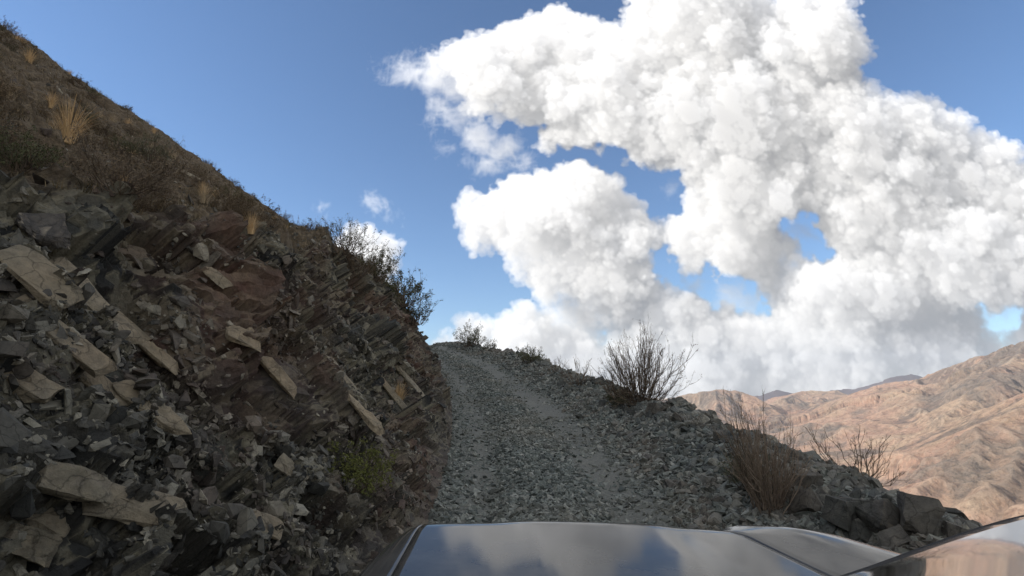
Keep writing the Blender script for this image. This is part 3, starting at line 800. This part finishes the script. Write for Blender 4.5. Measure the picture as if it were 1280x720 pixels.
col = mixc(nt, mth(nt, 'MULTIPLY', ramp(nt, [(.1, (0, 0, 0)), (.7, (1, 1, 1))], mth(nt, 'MULTIPLY', gl, -1)), .3), col, (.56, .44, .33))
col = mixc(nt, mth(nt, 'MULTIPLY', ramp(nt, [(.45, (0, 0, 0)), (.95, (1, 1, 1))], attr(nt, 'outcrop')), ramp(nt, [(.38, (.15, .15, .15)), (.62, (.8, .8, .8))], n_mid)), col, (.185, .155, .13))
lowm = nt.nodes.new('ShaderNodeMapRange'); lowm.inputs[1].default_value = -425; lowm.inputs[2].default_value = -395; lowm.inputs[3].default_value = .8; lowm.inputs[4].default_value = 0
nt.links.new(sepz.outputs[2], lowm.inputs[0])
col = mixc(nt, lowm.outputs[0], col, (.58, .50, .40))
col = mixc(nt, 1.0, col, ramp(nt, [(.3, (.52, .52, .52)), (.5, (1, 1, 1)), (.75, (1.3, 1.3, 1.3))], n_fine), 'MULTIPLY')
vs = nt.nodes.new('ShaderNodeTexVoronoi'); vs.inputs['Scale'].default_value = .075; nt.links.new(p, vs.inputs['Vector'])
col = mixc(nt, mth(nt, 'MULTIPLY', ramp(nt, [(.16, (1, 1, 1)), (.3, (0, 0, 0))], vs.outputs['Distance']), ramp(nt, [(.45, (0, 0, 0)), (.6, (.75, .75, .75))], n_mid)), col, (.13, .11, .08))
nt.links.new(col, b.inputs['Base Color']); b.inputs['Roughness'].default_value = 1; b.inputs['Specular IOR Level'].default_value = .05
bump(nt, b, mth(nt, 'ADD', n_fine, mth(nt, 'MULTIPLY', noise_tex(nt, .09, 5, .7, p), .5)), .9, 28)
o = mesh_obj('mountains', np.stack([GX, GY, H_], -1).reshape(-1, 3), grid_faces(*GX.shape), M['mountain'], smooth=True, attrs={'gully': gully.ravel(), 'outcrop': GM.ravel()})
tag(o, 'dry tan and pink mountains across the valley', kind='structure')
# a farther range
fx = np.arange(1500, 14000, 45.); fy = np.arange(8200, 12500, 45.); FX, FY = np.meshgrid(fx, fy)
q = np.stack([FX, FY, 0 * FX], -1).reshape(-1, 3)
FZ = np.full(FX.shape, -500.)
cp = catmull([at(*p_) for p_ in [(700, 512, 9800), (850, 505, 9800), (930, 500, 9800), (975, 487, 9800), (1010, 492, 9800), (1060, 486, 9500), (1105, 472, 9300), (1135, 466, 9300), (1165, 474, 9300), (1210, 480, 9300), (1300, 470, 9300), (1500, 450, 9300)]], 60)
wxx = (fbm(q * .0008, 4, 401) * 260).reshape(FX.shape)
for a, b_ in zip(cp[:-1], cp[1:]):
    ab = b_[:2] - a[:2]; t = np.clip(((FX + wxx - a[0]) * ab[0] + (FY + wxx - a[1]) * ab[1]) / ab.dot(ab), 0, 1)
    dd = np.hypot(FX + wxx - a[0] - t * ab[0], FY + wxx - a[1] - t * ab[1]); FZ = np.maximum(FZ, a[2] + (b_[2] - a[2]) * t - .5 * dd)
FZ += (ridged(q * .0016, 5, 410) - .6).reshape(FX.shape) * 45
M['far'] = plain('far_range_rock', (.10, .075, .075), (.17, .12, .11), 1, .002)
o = mesh_obj('far_mountains', np.stack([FX, FY, FZ], -1).reshape(-1, 3), grid_faces(*FX.shape), M['far'], smooth=True, attrs={'tone': 0 * FX.ravel()})
tag(o, 'dark far range under the clouds', kind='structure')
# valley floor out to the horizon
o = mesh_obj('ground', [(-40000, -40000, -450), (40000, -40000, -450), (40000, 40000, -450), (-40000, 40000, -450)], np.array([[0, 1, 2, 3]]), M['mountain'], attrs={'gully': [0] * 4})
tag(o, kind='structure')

# ---------------------------------------------------------------- the car the picture is taken from
car = empty('car', (.35, 1.0, -2.0))
tag(car, 'grey car whose bonnet, fenders and windscreen edge fill the bottom of the photo', 'car')
off = np.array([.35, 1.0, -2.0])
def panel(name, curves, mat, smooth=True, sub=2, parent=None):
    Cv = np.array(curves, float) - off; n, m_ = Cv.shape[:2]
    o = mesh_obj(name, Cv.reshape(-1, 3), grid_faces(n, m_), mat, parent or car, smooth)
    if sub: md = o.modifiers.new('sub', 'SUBSURF'); md.levels = md.render_levels = sub
    so = o.modifiers.new('sol', 'SOLIDIFY'); so.thickness = .004; so.offset = 0
    return o
# bonnet: a height over (lateral fraction, distance)
FY0 = 2.50
def hood_z(x, y):
    z = -.566 - (FY0 - y) * .055
    c_ = .33 + (FY0 - y) * .145
    u = (x - c_) / .68
    z -= .005 * u ** 2 + .003 * np.abs(u) ** 6
    z += (.3 - x) * .048 + .010 * (sstep(-.66, -.34, u) - sstep(.36, .66, u))
    z -= .06 * np.clip((y - 2.36) / .2, 0, 1) ** 2.2
    return z
yy = np.concatenate([np.linspace(1.15, 2.3, 24), np.linspace(2.33, 2.56, 16)])
gapL = lambda y: -.384 + 0 * y + .03 * np.clip((y - 2.3) / .26, 0, 1) ** 2
gapR = lambda y: .967 + (FY0 - y) * .29 - .03 * np.clip((y - 2.3) / .26, 0, 1) ** 2
rows = []
for y in yy:
    xs = np.linspace(gapL(y), gapR(y), 60); yb = y + .10 * (xs - .3) - .035 * ((xs - .3) / .7) ** 2
    rows.append([(x, yv, hood_z(x, y)) for x, yv in zip(xs, yb)])
last = rows[-1]; rows.append([(x, y + .012, z - .03) for x, y, z in last]); rows.append([(x, y + .015, z - .14) for x, y, z in last])
hood = panel('bonnet', rows, M['paint'], sub=0)
def edge_line(gap, side):
    out = []
    for y in yy:
        x = float(gap(y)); out.append((x, y + .10 * (x - .3) - .035 * ((x - .3) / .7) ** 2, hood_z(x, y)))
    return np.array(out)
eL, eR = edge_line(gapL, -1), edge_line(gapR, 1)
def fender(e, outer, sgn):
    g = .007 * sgn
    outer = catmull(outer, len(e))
    c0 = e + [g, 0, -.022]; c1 = e + [g, 0, -.001]; c2 = e * .5 + outer * .5 + [0, 0, .008]; c3 = outer
    c4 = outer + np.array([sgn * .035, .015, -.04]); c5 = outer + np.array([sgn * .055, .02, -.16]); c6 = outer + np.array([sgn * .05, .02, -.62])
    return panel('fender', [c0, c1, e * .97 + outer * .03 + [g, 0, 0], c2, c3, c4, c5, c6], M['paint'], sub=1)
fl = fender(eL, [(-.56, 1.1, -.66), (-.545, 1.6, -.63), (-.525, 1.95, -.612), (-.50, 2.2, -.60), (-.455, 2.36, -.592), (-.40, 2.44, -.600)], -1)
fr = fender(eR, [(1.86, 1.2, -.66), (1.74, 1.7, -.63), (1.63, 2.0, -.622), (1.52, 2.22, -.612), (1.36, 2.47, -.60), (1.12, 2.60, -.612)], 1)
def tube(name, pts, rad, mat, parent=None, n=8):
    pts = [Vector(p_) - Vector(off) for p_ in pts]; V, Fc = [], []
    for i, p_ in enumerate(pts):
        d = (pts[min(i + 1, len(pts) - 1)] - pts[max(i - 1, 0)]).normalized(); a = d.cross(Vector((0, 0, 1))).normalized(); b_ = d.cross(a)
        for k_ in range(n): V.append(p_ + a * math.cos(k_ * 6.283 / n) * rad + b_ * math.sin(k_ * 6.283 / n) * rad)
    for i in range(len(pts) - 1):
        for k_ in range(n): Fc.append((i * n + k_, i * n + (k_ + 1) % n, (i + 1) * n + (k_ + 1) % n, (i + 1) * n + k_))
    return mesh_obj(name, [tuple(v) for v in V], np.array(Fc), mat, parent or car, True)
tube('bonnet_seal', eL + [-.0035, 0, -.012], .006, M['rubber'], hood)
tube('bonnet_seal', eR + [.0035, 0, -.012], .006, M['rubber'], hood)
# windscreen
wb_ = catmull([(-.55, .85, -.48), (-.45, 1.0, -.5), (-.1, 1.15, -.51), (.4, 1.24, -.49), (.755, 1.255, -.402), (1.05, 1.12, -.249), (1.24, .86, -.14)], 40)
wt_ = catmull([(-.55, .05, -.16), (-.45, .1, -.15), (-.1, .15, -.13), (.3, .18, -.125), (.7, .2, -.12), (1.0, .2, -.11), (1.2, .2, -.10)], 40)
ws = [wb_ * (1 - t) + wt_ * t + np.array([0, 0, .05]) * math.sin(t * math.pi) for t in np.linspace(0, 1, 14)]
wsc = panel('windscreen', ws, M['glass'], sub=0)
tube('windscreen_seal', wb_, .003, M['rubber'], wsc)
panel('cowl', [wb_ + [0, .0, -.02], wb_ + [0, .06, -.10], wb_ * [1, 0, 0] + [0, 1.30, -.72]], M['plastic'], sub=0)
rb = [wt_ + [0, -.01, -.004], wt_ + [0, -.5, .0], wt_ + [0, -1.1, -.01], wt_ + [0, -1.7, -.06]]
panel('roof', rb, M['paint'], sub=1)
# sides, nose, wheels
xl = [(-.58, y, z) for y, z in ((1.9, -.72), (1.0, -.72), (-1.2, -.72), (-2.2, -.72))]
panel('body_side', [[(-.60, 2.3, -.75), (-.62, 1.0, -.70), (-.62, -1.0, -.70), (-.60, -2.4, -.75)], [(-.60, 2.3, -1.3), (-.66, 1.0, -1.35), (-.66, -1.0, -1.5), (-.62, -2.4, -1.6)], [(-.55, 2.3, -1.45), (-.6, 1.0, -1.6), (-.6, -1.0, -1.8), (-.58, -2.4, -1.95)]], M['paint'], sub=1)
panel('body_side', [[(1.62, 2.3, -.75), (1.84, 1.0, -.70), (1.9, -1.0, -.70), (1.86, -2.4, -.75)], [(1.62, 2.3, -1.3), (1.86, 1.0, -1.35), (1.92, -1.0, -1.5), (1.86, -2.4, -1.6)], [(1.55, 2.3, -1.45), (1.8, 1.0, -1.6), (1.85, -1.0, -1.8), (1.8, -2.4, -1.95)]], M['paint'], sub=1)
panel('side_window', [[(-.62, 1.0, -.70), (-.62, -1.0, -.70), (-.60, -2.3, -.72)], [(-.56, .1, -.17), (-.56, -1.0, -.15), (-.56, -1.7, -.2)]], M['glass'], sub=0)
panel('side_window', [[(1.84, 1.0, -.70), (1.9, -1.0, -.70), (1.86, -2.3, -.72)], [(1.22, .2, -.11), (1.22, -1.0, -.12), (1.22, -1.7, -.17)]], M['glass'], sub=0)
panel('bumper', [[(-.42, 2.42, -.74), (.3, 2.58, -.74), (1.2, 2.63, -.74)], [(-.5, 2.44, -1.1), (.3, 2.66, -1.1), (1.4, 2.63, -1.1)], [(-.5, 2.40, -1.4), (.3, 2.6, -1.4), (1.4, 2.6, -1.4)]], M['plastic'], sub=1)
for wx_, wy_ in ((-.50, 1.75), (1.62, 1.75), (-.50, -1.3), (1.62, -1.3)):
    zc = -2.1 + .14 * wy_ + .36
    c_ = Vector((wx_, wy_, zc)) - Vector(off)
    for nm, ra, wd, mt in (('wheel', .35, .11, 'rubber'), ('rim', .21, .115, 'steel')):
        bm = bmesh.new(); bmesh.ops.create_cone(bm, cap_ends=True, segments=32, radius1=ra, radius2=ra, depth=wd * 2)
        bmesh.ops.rotate(bm, verts=bm.verts, matrix=Matrix.Rotation(math.pi / 2, 3, 'Y')); bmesh.ops.bevel(bm, geom=bm.edges[:], offset=.02, segments=2, affect='EDGES')
        me = bpy.data.meshes.new(nm); bm.to_mesh(me); bm.free(); me.materials.append(M[mt])
        o = bpy.data.objects.new(nm, me); C.objects.link(o)
        if nm == 'wheel': o.parent = car; o.location = c_; wheel = o
        else: o.parent = wheel

# ---------------------------------------------------------------- clouds (radiance and cover by direction: x/y, z/y)
NU, NV, NW = 1000, 640, 42
U0, U1, V0, V1 = -.42, 1.42, -.04, 1.14
du = (U1 - U0) / NU
def uv(px, py):
    d = ray(px, py); return d[0] / d[1], d[2] / d[1], 1 / d[1]
def lattice(cellpx, rr_, zc=None):
    def mat(n, c_):
        k_ = int(math.ceil(n / c_)) + 3; t = np.arange(n) / c_; i = t.astype(int); f = t - i; f = f * f * (3 - 2 * f)
        Mx = np.zeros((n, k_), np.float32); Mx[np.arange(n), i] = 1 - f; Mx[np.arange(n), i + 1] = f; return Mx
    A, B, D = mat(NV, cellpx), mat(NU, cellpx), mat(NW, (zc or cellpx))
    L = rr_.random((A.shape[1], B.shape[1], D.shape[1])).astype(np.float32) * 2 - 1
    L = np.tensordot(A, L, (1, 0)); L = np.tensordot(L, B, (1, 1)); L = np.tensordot(L, D, (1, 1)); return L   # -> V,U,W
ZP = 5.5                                           # pixels per depth slice
blobs = [ # px, py, radius, weight
 (640,92,48,1),(700,82,62,1),(760,105,72,1),(598,92,36,.9),(822,72,56,1),(870,30,66,1),(940,70,70,1),(1012,46,50,1),(1030,60,40,1),(845,10,40,1),
 (900,130,88,1),(980,130,80,1),(1060,165,62,1),(1120,188,62,1),(1172,205,52,1),(1222,232,52,1),(1270,262,50,1),(1320,290,70,1),(835,165,62,1),(765,165,46,1),(700,150,46,1),
 (1400,330,110,1),(1500,380,130,1),(1380,240,80,1),
 (700,255,52,1.1),(745,262,56,1.1),(655,255,36,1.1),(620,250,26,1.1),(700,300,48,1.1),(760,315,50,1.1),(800,365,40,1),(835,392,34,1),
 (868,300,44,1),(845,310,26,1),(915,325,42,1),(950,300,46,1),(930,215,84,1),(1010,215,70,1),(1040,270,60,1),(1100,280,86,1),(1185,310,86,1),(1260,335,66,1),
 (1060,355,82,1),(985,390,46,1),(900,420,52,1),(850,430,42,1),(880,460,40,1),(950,450,50,1),(1040,430,60,1),(1120,410,60,1),(1180,400,50,1),(1150,440,40,.9),(1060,460,40,.9),(980,470,40,.9),(1210,425,36,.9),
 (820,455,36,1),(785,470,34,1),(1290,420,30,.8),
 (612,438,22,1),(645,438,26,1),(688,442,34,1),(735,458,32,1),(760,475,36,1),
 (466,320,10,.7),(450,334,16,.75),
 (735,383,9,.9),
]
thin = [(500,82,24,.62),(522,88,26,.62),(545,92,30,.62),(570,98,30,.75),(486,78,14,.6),(600,170,30,.8),(630,185,26,.8),(608,205,16,.7),(570,150,20,.45),(535,148,14,.35),(655,203,18,.7),(590,140,14,.5),
        (463,252,11,.36),(474,262,10,.38),(485,273,9,.36),(404,258,7,.32),(1205,170,14,.5),(1225,395,20,.6),(915,372,26,.55),(870,360,16,.5),(735,360,18,.5),(1180,465,40,.5),(1010,290,20,.35),(905,366,16,.42),(940,380,13,.45),(885,352,10,.4),(1014,318,14,.45),(990,292,12,.45),(838,232,10,.35),(545,128,16,.5),(585,200,12,.45),(560,185,12,.4),(690,196,10,.45),(1262,392,14,.45),(1236,402,12,.5),(730,372,12,.5),(716,352,12,.45),(1188,178,10,.5),(1215,172,8,.5)]
holes = [(590,205,12,.8),(570,190,14,.8),(636,212,10,.7),(700,188,9,.6),(768,196,13,.8),(790,212,12,.8),(612,222,13,.9),(682,203,10,.8),(715,195,12,.9),(745,200,10,.8),(655,212,10,.7),(540,120,22,.9),(575,122,10,.5),(500,110,22,.8),(490,140,26,.9),(520,180,26,.9),(550,200,26,.9),(600,230,18,.7),(836,228,18,1.1),(812,232,18,1.1),(826,256,17,1.0),(800,222,10,.8),(846,215,9,.7),(884,340,12,.7),(765,192,18,.9),(872,352,13,.9),(888,364,19,.95),(912,358,20,1.0),(932,374,16,.9),(952,386,11,.7),(1016,302,22,1),(1002,284,18,.95),(1028,318,12,.8),(826,322,14,1.1),(840,340,14,.9),(1250,400,13,1.1),(1268,392,13,1.0),(1240,408,9,.8),(660,170,22,.7),(1228,382,10,.6),(1010,312,14,.7)]
rc = np.random.default_rng(12)
FLD = np.full((NV, NU, NW), -40, np.float32)          # signed depth inside the cloud, in cells
THN = np.full((NV, NU, NW), -40, np.float32)
gW = (np.arange(NW) + .5 - NW / 2) * ZP
def cell_of(px, py):
    u, v, s_ = uv(px, py); return (u - U0) / du, (v - V0) / (V1 - V0) * NV, s_ / F / du
def stamp(A, cu_, cv_, cw_, rad, zsq=1.0, sub=False, pad=8):
    a0, a1 = int(max(cv_ - rad - pad, 0)), int(min(cv_ + rad + pad, NV)); b0, b1 = int(max(cu_ - rad - pad, 0)), int(min(cu_ + rad + pad, NU))
    if a1 <= a0 or b1 <= b0: return
    if sub: c0, c1 = 0, NW
    else:
        c0 = int(max((cw_ - rad - pad) / ZP + NW / 2, 0)); c1 = int(min((cw_ + rad + pad) / ZP + NW / 2 + 1, NW))
        if c1 <= c0: return
    dv2 = (np.arange(a0, a1, dtype=np.float32) + .5 - cv_)[:, None, None] ** 2; du2 = (np.arange(b0, b1, dtype=np.float32) + .5 - cu_)[None, :, None] ** 2
    if sub:
        d = rad - np.sqrt(dv2 + du2); B_ = A[a0:a1, b0:b1]; np.minimum(B_, -d, out=B_); return
    dw2 = ((gW[c0:c1] - cw_) * zsq).astype(np.float32)[None, None, :] ** 2
    f = rad - np.sqrt(dv2 + du2 + dw2); B_ = A[a0:a1, b0:b1, c0:c1]; np.maximum(B_, f, out=B_)
for px, py, rp, w_ in blobs:
    cu_, cv_, k_ = cell_of(px, py); rad = rp * k_ * .80; lim = NW * ZP * .5 - rad * .8
    stamp(FLD, cu_, cv_, rc.uniform(-1, 1) * max(lim, 4) * .4, rad, zsq=max(1, rad / (NW * ZP * .27)), pad=14)
HC = []
for px, py, rp, w_ in holes:
    cu_, cv_, k_ = cell_of(px, py); hr_ = rp * k_ * 1.12 * min(w_ + .15, 1)
    parts_ = [(cu_, cv_, hr_ * .80)]
    for q_ in range(7):
        a_ = rc.uniform(0, 6.283); f_ = rc.uniform(.55, 1.25); parts_.append((cu_ + math.cos(a_) * hr_ * f_ * 1.15, cv_ + math.sin(a_) * hr_ * f_ * .85, hr_ * rc.uniform(.16, .50)))
    for a_, b_, c_ in parts_: HC.append((a_, b_, c_)); stamp(FLD, a_, b_, 0, c_, sub=True, pad=4)
for px, py, rp, w_ in thin:
    cu_, cv_, k_ = cell_of(px, py); stamp(THN, cu_, cv_, rc.uniform(-10, 10), rp * k_ * 1.05, pad=12)
for cnt, ra, rb_, shell in ((1300, 14, 38, 2.5), (5200, 6, 17, 1.6), (34000, 2.6, 6.5, 1.0)):
    idx = np.flatnonzero(np.abs(FLD.ravel() + shell * 1.5) < shell * 1.6)
    pick = rc.choice(idx, cnt); pv = pick // (NU * NW); pu = (pick // NW) % NU; pw = gW[pick % NW]
    rd = ra + (rb_ - ra) * rc.random(cnt) ** 1.6
    HA = np.array(HC)
    near = (np.hypot(pu[:, None] - HA[:, 0], pv[:, None] - HA[:, 1]) - HA[:, 2] * .93).min(1)
    rd = np.minimum(rd, np.maximum(near + 2.5, 0) / .8); ok = rd > 2
    for a_, b_, c_, d_ in zip(pu[ok], pv[ok], pw[ok], rd[ok]): stamp(FLD, a_ + .5, b_ + .5 - d_ * .1, c_ + rc.uniform(-.5, .5) * ZP, d_ * .8, pad=3)
noise3 = np.zeros_like(FLD)
for c_, a_ in ((40, .34), (20, .30), (10, .24), (5, .18), (2.8, .12)):
    n = lattice(c_, rc, max(c_ / ZP, .8)); noise3 += (.5 - np.abs(n) * 1.4) * a_
def smooth2(c_, amp): return lattice(c_, rc, 5.0) * amp
gi, gj = np.meshgrid(np.arange(NV), np.arange(NU), indexing='ij')
def warp_field(A, specs):
    dv_ = sum(smooth2(c_, a_) for c_, a_ in specs); du_ = sum(smooth2(c_, a_) for c_, a_ in specs)
    iv_ = np.clip(gi[..., None] + dv_, 0, NV - 1).astype(np.int32); iu_ = np.clip(gj[..., None] + du_, 0, NU - 1).astype(np.int32)
    return A.ravel()[(iv_ * NU + iu_) * NW + np.arange(NW, dtype=np.int32)]
noise3 = warp_field(noise3, ((36, 9), (14, 4)))
D = np.clip((FLD + noise3 * 7.5) / 2.0, 0, 1)
D = np.maximum(D, np.clip((THN + noise3 * 46 - 6) / 20, 0, 1) * .6)
del noise3, THN
sig = .36 * ZP / 8                                    # extinction per slice
# sun light: swept from the left side of the field to the right, drifting down and away from the sun
TAU = np.zeros_like(D); t_ = np.zeros((NV, NW), np.float32)
sdv, sdw = .68, .15                                    # per column: rows downwards, slices away
def shift(a, sv_, sw_):
    b0 = np.empty_like(a); fi = int(math.floor(sv_)); ff = sv_ - fi
    up = np.zeros_like(a); up[:a.shape[0] - fi] = a[fi:]; up2 = np.zeros_like(a); up2[:a.shape[0] - fi - 1] = a[fi + 1:]
    b0 = up * (1 - ff) + up2 * ff
    c0 = b0.copy(); c0[:, 1:] = b0[:, 1:] * (1 - sw_) + b0[:, :-1] * sw_; c0[:, 0] = b0[:, 0] * (1 - sw_)
    return c0
for i in range(NU):
    t_ = shift(t_, sdv, sdw)
    TAU[:, i] = t_
    t_ = t_ + D[:, i] * (1.15 * .36 / 8)
AMB = np.zeros_like(D); a_ = np.zeros((NU, NW), np.float32)
for j in range(NV - 1, -1, -1):                          # sky light from above
    AMB[j] = a_; a_ = a_ * .985 + D[j] * .045
light = (.78 * np.exp(-TAU * .9) + .36 * np.exp(-TAU * .2) + .13 * np.exp(-TAU * .07)).astype(np.float32)
amb = (.10 + .25 * np.exp(-AMB * .8)).astype(np.float32)
Lr = np.zeros((NV, NU), np.float32); La = np.zeros_like(Lr); T = np.ones((NV, NU), np.float32)
for k_ in range(NW):
    e = np.exp(-D[:, :, k_] * sig ); w_ = T * (1 - e); Lr += w_ * light[:, :, k_]; La += w_ * amb[:, :, k_]; T *= e
alpha = 1 - T; al = np.maximum(alpha, 1e-3)
Lr /= al; La /= al
# far low cloud is seen through more air: a little warmer and dimmer
img = np.zeros((NV, NU, 4), np.float32)
SUNC = np.array([1.0, .965, .91]); SKYC = np.array([.80, .86, 1.0])
for c_ in range(3): img[..., c_] = Lr * SUNC[c_] + La * SKYC[c_]
img[..., 3] = alpha
ci = bpy.data.images.new('cloud_field', NU, NV, alpha=True, float_buffer=True); ci.colorspace_settings.name = 'Non-Color'
ci.alpha_mode = 'CHANNEL_PACKED'
ci.pixels.foreach_set(img.ravel()); ci.update()
del FLD, D, TAU, AMB, light, amb

# ---------------------------------------------------------------- world, sun
SUN_EL, SUN_AZ = R(24), R(-94)              # azimuth from +Y towards +X (clockwise from above)
w = bpy.data.worlds.new('World'); bpy.context.scene.world = w; w.use_nodes = True
nt = w.node_tree; bg = nt.nodes['Background']
sky = nt.nodes.new('ShaderNodeTexSky'); sky.sky_type = 'NISHITA'; sky.sun_disc = False
sky.sun_elevation = SUN_EL; sky.sun_rotation = SUN_AZ; sky.altitude = 2500; sky.air_density = 1.3; sky.dust_density = .3; sky.ozone_density = 3.2
tc = nt.nodes.new('ShaderNodeTexCoord'); sx = nt.nodes.new('ShaderNodeSeparateXYZ'); nt.links.new(tc.outputs['Generated'], sx.inputs[0])
ym = mth(nt, 'MAXIMUM', sx.outputs[1], .02)
cu = mth(nt, 'DIVIDE', mth(nt, 'SUBTRACT', mth(nt, 'DIVIDE', sx.outputs[0], ym), U0), U1 - U0)
cv = mth(nt, 'DIVIDE', mth(nt, 'SUBTRACT', mth(nt, 'DIVIDE', sx.outputs[2], ym), V0), V1 - V0)
cb = nt.nodes.new('ShaderNodeCombineXYZ'); nt.links.new(cu, cb.inputs[0]); nt.links.new(cv, cb.inputs[1])
it = nt.nodes.new('ShaderNodeTexImage'); it.image = ci; it.extension = 'CLIP'; it.interpolation = 'Cubic'; nt.links.new(cb.outputs[0], it.inputs[0])
CLOUD = 6.1
cl = nt.nodes.new('ShaderNodeVectorMath'); cl.operation = 'SCALE'; nt.links.new(it.outputs[0], cl.inputs[0]); cl.inputs['Scale'].default_value = CLOUD
am = mth(nt, 'MULTIPLY', it.outputs[1], mth(nt, 'GREATER_THAN', sx.outputs[1], .03), True)
skyc = mixc(nt, 1.0, sky.outputs[0], (.87, .95, 1.03), 'MULTIPLY')
mix = mixc(nt, am, skyc, cl.outputs[0])
ncl = noise_tex(nt, 2.6, 9, .6, tc.outputs['Generated'], .3)
nsh = noise_tex(nt, 5.0, 7, .6, tc.outputs['Generated'], .5)
cov = ramp(nt, [(.42, (0, 0, 0)), (.52, (1, 1, 1))], ncl)
front = nt.nodes.new('ShaderNodeMapRange'); front.inputs[1].default_value = 1.15; front.inputs[2].default_value = 1.6
nt.links.new(mth(nt, 'DIVIDE', mth(nt, 'MAXIMUM', sx.outputs[2], 0), ym), front.inputs[0])
side = nt.nodes.new('ShaderNodeMapRange'); side.inputs[1].default_value = 1.45; side.inputs[2].default_value = 2.2
nt.links.new(mth(nt, 'DIVIDE', mth(nt, 'ABSOLUTE', sx.outputs[0]), ym), side.inputs[0])
outm = mth(nt, 'MAXIMUM', front.outputs[0], side.outputs[0], True)
shade = mixc(nt, nsh, (4.4, 4.5, 4.7), (9.5, 9.2, 8.7))
mix = mixc(nt, mth(nt, 'MULTIPLY', mth(nt, 'MULTIPLY', cov, outm), .95), mix, shade)
nt.links.new(mix, bg.inputs[0]); bg.inputs[1].default_value = .125
sl = bpy.data.lights.new('sun', 'SUN'); sl.energy = 4.7; sl.angle = R(.53); sl.color = (1, .93, .83)
so = bpy.data.objects.new('sun', sl); C.objects.link(so)
sd = Vector((math.sin(SUN_AZ) * math.cos(SUN_EL), math.cos(SUN_AZ) * math.cos(SUN_EL), math.sin(SUN_EL)))
so.rotation_euler = sd.to_track_quat('Z', 'Y').to_euler(); so.location = (-50, -20, 60)

HAZE = True
if HAZE:
    x0, x1, y0, y1, z0, z1 = -14000, 15000, -300, 13000, -451, 900
    V = [(x, y, z) for x in (x0, x1) for y in (y0, y1) for z in (z0, z1)]
    Fc = [(0, 1, 3, 2), (4, 6, 7, 5), (0, 4, 5, 1), (2, 3, 7, 6), (0, 2, 6, 4), (1, 5, 7, 3)]
    hm_ = bpy.data.materials.new('haze'); hm_.use_nodes = True; n2 = hm_.node_tree
    for n in list(n2.nodes):
        if n.type != 'OUTPUT_MATERIAL': n2.nodes.remove(n)
    pv = n2.nodes.new('ShaderNodeVolumePrincipled'); pv.inputs['Color'].default_value = (.75, .85, 1, 1); pv.inputs['Density'].default_value = 3.8e-5
    pv.inputs['Anisotropy'].default_value = .1
    n2.links.new(pv.outputs[0], [n for n in n2.nodes if n.type == 'OUTPUT_MATERIAL'][0].inputs['Volume'])
    o = mesh_obj('haze', V, Fc, hm_); tag(o, 'thin air haze over the valley', kind='stuff')

# ---------------------------------------------------------------- camera and render settings
cd = bpy.data.cameras.new('camera'); cam = bpy.data.objects.new('camera', cd); C.objects.link(cam)
cd.sensor_width = 36; cd.lens = 36 * F / 1280; cd.clip_start = .05; cd.clip_end = 80000
cam.location = (0, 0, 0); cam.rotation_euler = (math.pi / 2 + PITCH, 0, 0)
sc = bpy.context.scene; sc.camera = cam
sc.view_settings.view_transform = 'Standard'; sc.view_settings.look = 'None'; sc.view_settings.gamma = 1; sc.view_settings.exposure = .4
sc.cycles.use_denoising = True
sc.cycles.max_bounces = 5; sc.cycles.diffuse_bounces = 3; sc.cycles.glossy_bounces = 3; sc.cycles.volume_bounces = 0
